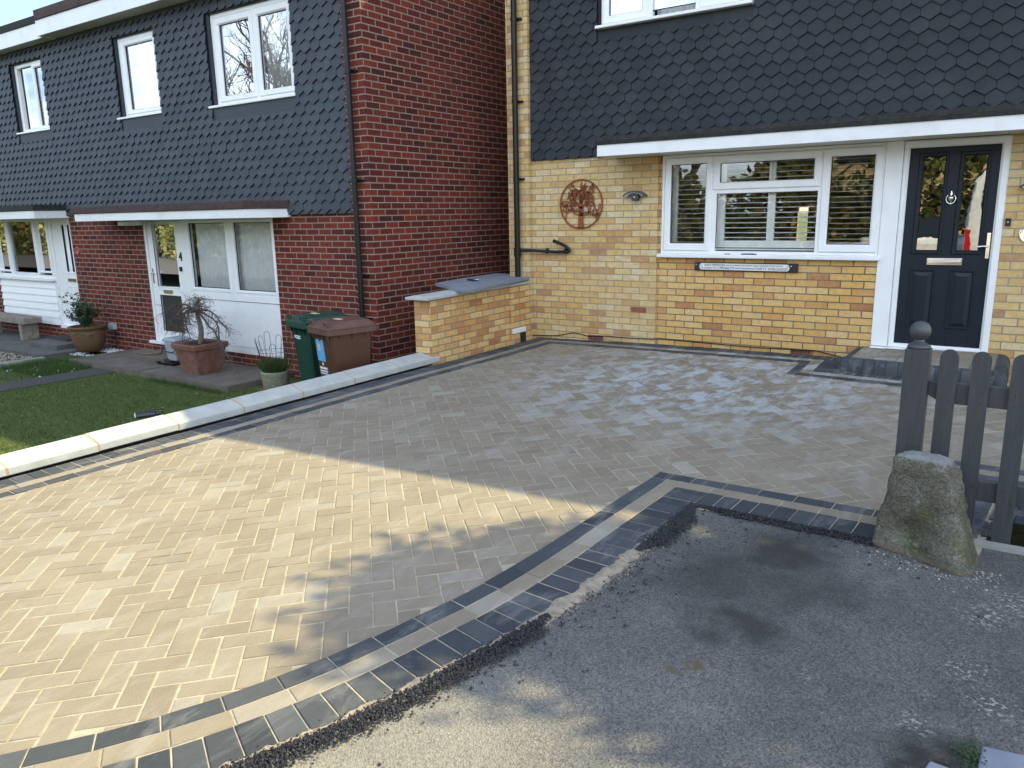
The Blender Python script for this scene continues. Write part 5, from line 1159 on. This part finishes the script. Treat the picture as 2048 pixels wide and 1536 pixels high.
for _ in range(420):
    a = random.uniform(0, 2 * PI); r = random.uniform(0, .13); x, y = c0[0] + r * math.cos(a), c0[1] + r * math.sin(a); h = random.uniform(.10, .24); lx, ly = math.cos(a) * r * .6 + random.gauss(0, .04), math.sin(a) * r * .6 + random.gauss(0, .04); GPp.ct = random.random()
    GPp.face([(x - .004, y, -1.31), (x + .004, y, -1.31), (x + lx * .6 + .002, y + ly * .6, -1.31 + h * .7), (x + lx, y + ly, -1.31 + h)])
tag(GPp.build('potted_grass', 'grass_tall', keepn=True), 'tuft of dull green grass growing in the carved stone pot', 'plant')
b = MB()
for k in range(9):
    a = 2 * PI * k / 9; x, y = c0[0] + .125 * math.cos(a), c0[1] + .125 * math.sin(a); tx_, ty_ = -math.sin(a) * .035, math.cos(a) * .035; top = -.90 + .06 * math.sin(k * 2.1); lean = .25
    for s_ in (1, -1):
        P = [(x + s_ * tx_, y + s_ * ty_, -1.30)] + [(x + s_ * tx_ + math.cos(a) * lean * .2, y + s_ * ty_ + math.sin(a) * lean * .2, -1.05)]
        hc = (x + math.cos(a) * .08, y + math.sin(a) * .08)
        P += [(hc[0] + s_ * tx_ * math.cos(t), hc[1] + s_ * ty_ * math.cos(t), top + .045 * math.sin(t)) for t in [0, .5, 1.0, 1.57, 2.2, 2.8]]
        b.tube(P, .0028, 4)
for z, r in ((-1.16, .15), (-1.03, .18)): b.tube([(c0[0] + r * math.cos(t), c0[1] + r * math.sin(t), z) for t in [i * PI / 12 for i in range(25)]], .0025, 4)
tag(b.build('wire_edging', 'wire'), 'ring of thin looped wire hoops stuck in the stone pot', 'plant support')
UR = thing('planter', 'rounded mossy terracotta urn with swag pattern on the far slabs', 'planter', (-9.2, -2.17, -1.47)); c0 = (-9.2, -2.17, 0)
b = MB(); b.lathe([(.14, -1.47), (.19, -1.44), (.235, -1.33), (.255, -1.22), (.26, -1.14), (.25, -1.10), (.285, -1.085), (.29, -1.06), (.265, -1.05), (.235, -1.06), (.225, -1.12)], c0, 32); b.build('pot', 'terra_urn', UR, smooth=True)
b = MB()
for k in range(6):
    a0 = 2 * PI * k / 6
    b.tube([(c0[0] + .262 * math.cos(a0 + u * PI / 3), c0[1] + .262 * math.sin(a0 + u * PI / 3), -1.13 - .05 * math.sin(u * PI)) for u in [i / 8 for i in range(9)]], .009, 6)
b.build('swag', 'terra_urn', UR)
b = MB(); b.lathe([(.235, -1.12), (.001, -1.11)], c0, 20); b.build('soil', 'soil', UR)
SH = thing('shrub', 'leafy green shrub growing out of the terracotta urn', 'shrub', (-9.2, -2.17, -1.11)); st_ = MB(); lf = MB(); rnd = random.Random(8)
def leaf(mb, p, d, l, wd, rnd):
    d = Vector(d).normalized(); s_ = d.cross(Vector((rnd.gauss(0, 1), rnd.gauss(0, 1), rnd.gauss(0, 1)))).normalized() * wd; mb.ct = rnd.random(); p = Vector(p); mb.face([p, p + d * l * .45 + s_, p + d * l, p + d * l * .45 - s_])
for k in range(26):
    tgt = Vector((rnd.gauss(.02, .16), rnd.gauss(0, .12), rnd.uniform(.22, .46)))
    if k < 8: tgt = Vector((rnd.uniform(-.55, -.12), rnd.gauss(-.02, .08), rnd.uniform(.26, .56)))
    P = [Vector((c0[0], c0[1], -1.11)) + Vector((rnd.gauss(0, .05), rnd.gauss(0, .05), 0))]; n = 7
    for i in range(1, n + 1): u = i / n; P.append(Vector((c0[0] + tgt.x * u ** 1.4, c0[1] + tgt.y * u ** 1.4, -1.11 + tgt.z * u ** .85)) + Vector((rnd.gauss(0, .008),) * 3))
    st_.tube(P, lambda u: .007 * (1 - .6 * u), 5)
    for i in range(2, n + 1):
        for q in range(11): leaf(lf, P[i] + Vector((rnd.gauss(0, .022), rnd.gauss(0, .022), rnd.gauss(0, .022))), (rnd.gauss(0, 1), rnd.gauss(0, 1), rnd.gauss(.1, .6)), rnd.uniform(.03, .055), rnd.uniform(.010, .016), rnd)
st_.build('stem', 'bark', SH); lf.build('foliage', 'leaf_shrub', SH, keepn=True)
BN = thing('bench', 'weathered sleeper bench on slab legs before the white boarded panel', 'bench', (-12, -2.1, -1.45))
b = MB(); b.box(-13.3, -11.20, -2.26, -1.94, -1.155, -1.05); b.build('seat', 'bench_wood', BN, bevel=.008)
for x in (-11.46, -12.9): b = MB(); b.box(x, x + .11, -2.24, -1.96, -1.45, -1.155); b.build('leg', 'bench_wood', BN, bevel=.006)
b = MB(); b.box(-10.62, -9.96, -2.16, -1.80, -1.374, -1.352); 
for k in range(12): b.box(-10.6 + k * .053, -10.6 + k * .053 + .036, -2.15, -1.81, -1.351, -1.345)
tag(b.build('door_mat', 'mat_rubber'), 'dark ribbed doormat on the step of the far white door', 'mat')
b = MB(); n = 24; b.prism([(-7.62 + .30 * math.cos(t), -2.12 + .15 * math.sin(t), -1.374) for t in [2 * PI * i / n for i in range(n)]], (0, 0, .022)); tag(b.build('door_mat', 'mat_coir', bevel=.008), 'half round brown coir mat before the door numbered 4', 'mat')
GC = thing('food_caddy', 'grey lidded food waste caddy in front of the door numbered 4', 'caddy', (-6.84, -2.1, -1.42))
b = MB(); b.loft([sq((-6.84, -2.10), .11, -1.415), sq((-6.84, -2.10), .135, -1.13)]); b.build('body', 'greybox', GC, bevel=.02)
b = MB(); b.loft([sq((-6.84, -2.10), .15, -1.13), sq((-6.84, -2.10), .152, -1.10), sq((-6.84, -2.10), .12, -1.075)]); b.build('lid', 'greybox', GC, bevel=.015)
b = MB(); b.tube([(-6.99, -2.10, -1.13), (-7.0, -2.22, -1.2), (-6.98, -2.27, -1.27), (-6.70, -2.27, -1.27), (-6.68, -2.22, -1.2), (-6.69, -2.10, -1.13)], .008, 6); b.build('handle', 'pipe', GC)
b = MB(); b.loft([sq((-6.80, -2.16), .19, -1.448), sq((-6.80, -2.16), .215, -1.412), sq((-6.80, -2.16), .19, -1.412), sq((-6.80, -2.16), .18, -1.435)]); tag(b.build('tray', 'pipe', bevel=.01), 'black plastic tray under the grey caddy', 'tray')
b = MB(); p0, p1 = Vector((-4.50, -4.05, -1.50)), Vector((-4.42, -3.93, -1.495)); d = (p1 - p0)
b.tube([p0 - d * .6, p0, p0 + d * .55, p0 + d * .8, p0 + d * .85, p0 + d * 1.15], lambda u: .036 if u < .45 else (.034 if u < .65 else .018), 12); b.cur = 1; b.tube([p0 - d * .62, p0 - d * .55], .037, 12)
tag(b.build('bottle', ['bottle', 'label_white']), 'small dark bottle with pale end lying on the lawn near the coping', 'bottle')

# ------------------------------------------------------------------ surroundings outside the picture (shadow and window reflections)
SPT = thing('pine_tree', 'spreading evergreen tree in the right hand garden shading the tarmac', 'tree', (7.3, -.75, -.9))
rnd = random.Random(21); b = MB(); b.tube([(7.3, -.75, -1.2), (7.25, -.72, 1), (7.2, -.68, 3), (7.1, -.66, 5), (7.05, -.62, 6.2)], lambda u: .17 - .1 * u, 10); lf = MB()
KX, KY = SUN.x / SUN.z, SUN.y / SUN.z
def sp(x, y, h): return Vector((x + KX * h, y + KY * h, -1.04 + h))
sprays = []
for k in range(64):
    # boughs reach out from the trunk to tips placed where their shade falls on the ground
    h = rnd.uniform(5.0, 6.6); ty = rnd.uniform(-6.52, -5.18); ed = .98 + .60 * abs((ty + 6.05) / .7) ** 1.5 + abs(rnd.gauss(0, .25)); tx_ = ed if k < 40 else rnd.uniform(1.6, 4.5)
    tip = sp(tx_, ty, h); root = Vector((7.15, -.68, tip.z - rnd.uniform(.1, .8))); P = [root.lerp(tip, i / 9) + Vector((0, 0, .25 * math.sin(PI * i / 9))) + Vector((0, rnd.gauss(0, .05), 0)) for i in range(10)]
    b.tube(P, lambda u: .045 * (1 - .85 * u), 5)
    for i in range(2, 10):
        n = 26 if i > 5 else 20
        for q in range(n):
            u = i + rnd.uniform(-.9, .25); i0 = int(max(0, min(8, u))); p = P[i0].lerp(P[min(9, i0 + 1)], u - i0); o = Vector((rnd.gauss(0, .10), rnd.gauss(0, .17), rnd.gauss(0, .07))); d = Vector((-1.0, rnd.gauss(0, .8), rnd.gauss(-.1, .4)))
            leaf(lf, p + o, d, rnd.uniform(.12, .26), rnd.uniform(.025, .05), rnd)
b.build('trunk', 'bark', SPT); lf.build('crown', 'leaf', SPT, keepn=True)

def bare_tree(x, y, z, h, seed, label):
    T = thing('bare_tree', label, 'tree', (x, y, z), 0, 'bare trees across the road'); r = random.Random(seed); m = MB()
    def br(p, d, L, rad, dep):
        P = [Vector(p)]; d = Vector(d).normalized()
        for i in range(4): d = (d + Vector((r.gauss(0, .14), r.gauss(0, .14), r.gauss(.05, .1)))).normalized(); P.append(P[-1] + d * L / 4)
        m.tube(P, lambda u: rad * (1 - .45 * u), 5 if dep > 3 else 3, cap=False)
        if dep == 0: return
        for k in range(3 if dep > 1 else 4):
            i = r.randint(2, 4); s_ = Vector((r.gauss(0, 1), r.gauss(0, 1), r.gauss(.15, .6))).normalized(); br(P[i], d * .75 + s_ * .75, L * r.uniform(.6, .82), rad * .55, dep - 1)
    br((x, y, z), (0, 0, 1), h * .28, h * .022, 6); m.build('branches', 'bark', T)
bare_tree(-24.5, -19, -1.2, 17, 4, 'tall leafless tree across the road with dense twiggy crown')
bare_tree(-20.5, -17.5, -1.2, 15, 14, 'leafless tree across the road nearer the kerb with fine twigs')
bare_tree(-28, -24, -1.2, 18, 15, 'tallest leafless tree behind the hedgerow across the road')
bare_tree(-31, -22, -1.2, 12, 9, 'smaller leafless tree across the road further left')
bare_tree(-9, -22, -1.2, 13, 12, 'leafless tree across the road opposite the yellow house')
hd = 0
for i in range(15):
    x0 = -52 + i * 4.4; T = thing('hedge_bush', 'untidy olive green bush in the hedgerow across the road', 'bush', (x0, -18, -1.2), 0, 'hedgerow bushes across the road'); rnd = random.Random(50 + i); m = MB()
    H_ = rnd.uniform(2.6, 4.6)
    for q in range(2600):
        a = rnd.uniform(0, 2 * PI); u = rnd.random() ** .5; c = rnd.random() ** .8; rr = 2.7 * (1 - c ** 3) * u; p = Vector((x0 + rr * math.cos(a) * 1.1, -18 + rr * math.sin(a) * .7, -1.2 + c * H_)) + Vector((rnd.gauss(0, .15),) * 3)
        leaf(m, p, (rnd.gauss(0, 1), rnd.gauss(0, 1), rnd.gauss(.2, .7)), rnd.uniform(.22, .42), rnd.uniform(.07, .13), rnd)
    m.build('foliage', 'leaf_hedge', T, keepn=True); m = MB()
    for q in range(5): m.tube([(x0, -18, -1.3), (x0 + rnd.gauss(0, .5), -18 + rnd.gauss(0, .3), .2), (x0 + rnd.gauss(0, 1), -18 + rnd.gauss(0, .5), H_ * .7)], .04, 5)
    m.build('stem', 'bark', T)
OH = thing('house', 'brown brick house across the road behind the parked van', 'house', (3, -27, -1.3))
b = MB(); b.box(-6, 14, -34, -27, -1.5, 4.6); b.build('brick_wall', 'brick_buff', OH)
b = MB(); b.prism([(-6.4, -26.6, 4.5), (-6.4, -30.5, 7.4), (-6.4, -34.4, 4.5)], (20.8, 0, 0)); b.build('roof', 'felt_brown', OH)
for x in (-4, -.5, 3, 6.5, 10):
    for z in (-.2, 2.4): b = MB(); b.ring_y((x, x + 1.6, z, z + 1.2), (x + .08, x + 1.52, z + .08, z + 1.12), -27.0, -26.96, .004); b.cur = 1; b.box(x + .08, x + 1.52, -27.0, -26.985, z + .08, z + 1.12); b.build('window', ['upvc', 'glass_dark'], OH)
# parked van seen only in the door glass
V = thing('parked_van', 'white panel van parked across the road', 'van', (2.93, -15.5, -1.24))
def vrect(w0, z, y): return [(3.35 - w0, y, z), (2.93 + w0, y, z)]
b = MB(); prof = [(-.98, -.82), (-1.0, -.3), (-.98, .45), (-.90, 1.15), (-.70, 1.40), (-.3, 1.47), (.3, 1.47), (.70, 1.40), (.90, 1.15), (.98, .45), (1.0, -.3), (.98, -.82)]
b.loft([[(2.93 + px * s_, y, zz if s_ == 1 else -.82 + (zz + .82) * .97) for px, zz in prof] for y, s_ in ((-13.0, .95), (-13.12, 1), (-17.2, 1), (-17.5, .96))]); b.build('body', 'van', V, bevel=.03)
b = MB(); b.box(1.96, 2.08, -12.999, -12.97, -.55, .05); b.box(3.78, 3.90, -12.999, -12.97, -.55, .05); b.build('tail_light', 'red_lens', V)
b = MB(); b.box(2.23, 2.86, -12.998, -12.975, .55, 1.12); b.box(3.00, 3.63, -12.998, -12.975, .55, 1.12); b.build('rear_window', 'glass_dark', V)
b = MB(); b.box(1.98, 3.88, -12.99, -12.9, -.86, -.68); b.build('bumper', 'pipe', V)
for x in (2.08, 3.78):
    for y in (-14.0, -16.6): b = MB(); b.lathe([(.1, -.1), (.33, -.1), (.34, 0), (.33, .1), (.1, .1)], (x, y, -.90), 18, 'x'); b.build('wheel', 'tyre', V)
C = thing('parked_car', 'low blue and white car parked across the road', 'car', (1.2, -15, -1.24))
b = MB(); b.loft([[(x, y, -.95), (x, y, -.35), (x, y + .05, -.20), (x, y2 - .05, -.20), (x, y2, -.35), (x, y2, -.95)] for x, y, y2 in ((-.6, -15.8, -14.2), (-.5, -15.9, -14.1), (2.0, -15.9, -14.1), (2.1, -15.8, -14.2))]); b.build('body', 'van', C, bevel=.05)
b = MB(); b.loft([[(x, y, z) for x, y, z in ((-.1 + d, -15.7, -.2), (1.6 - d, -15.7, -.2), (1.6 - d, -14.3, -.2), (-.1 + d, -14.3, -.2))] if d == 0 else [(x, y, z) for x, y, z in ((.3, -15.55, .32), (1.35, -15.55, .32), (1.35, -14.45, .32), (.3, -14.45, .32))] for d in (0, 1)]); b.build('cabin', 'glass_dark', C, bevel=.05)
for x in (0, 1.6):
    for y in (-15.75, -14.2): b = MB(); b.lathe([(.1, -.09), (.3, -.09), (.31, 0), (.3, .09), (.1, .09)], (x, y, -.93), 16, 'y'); b.build('wheel', 'tyre', C)

for o in bpy.data.objects:
    if '_loc' in o: del o['_loc']
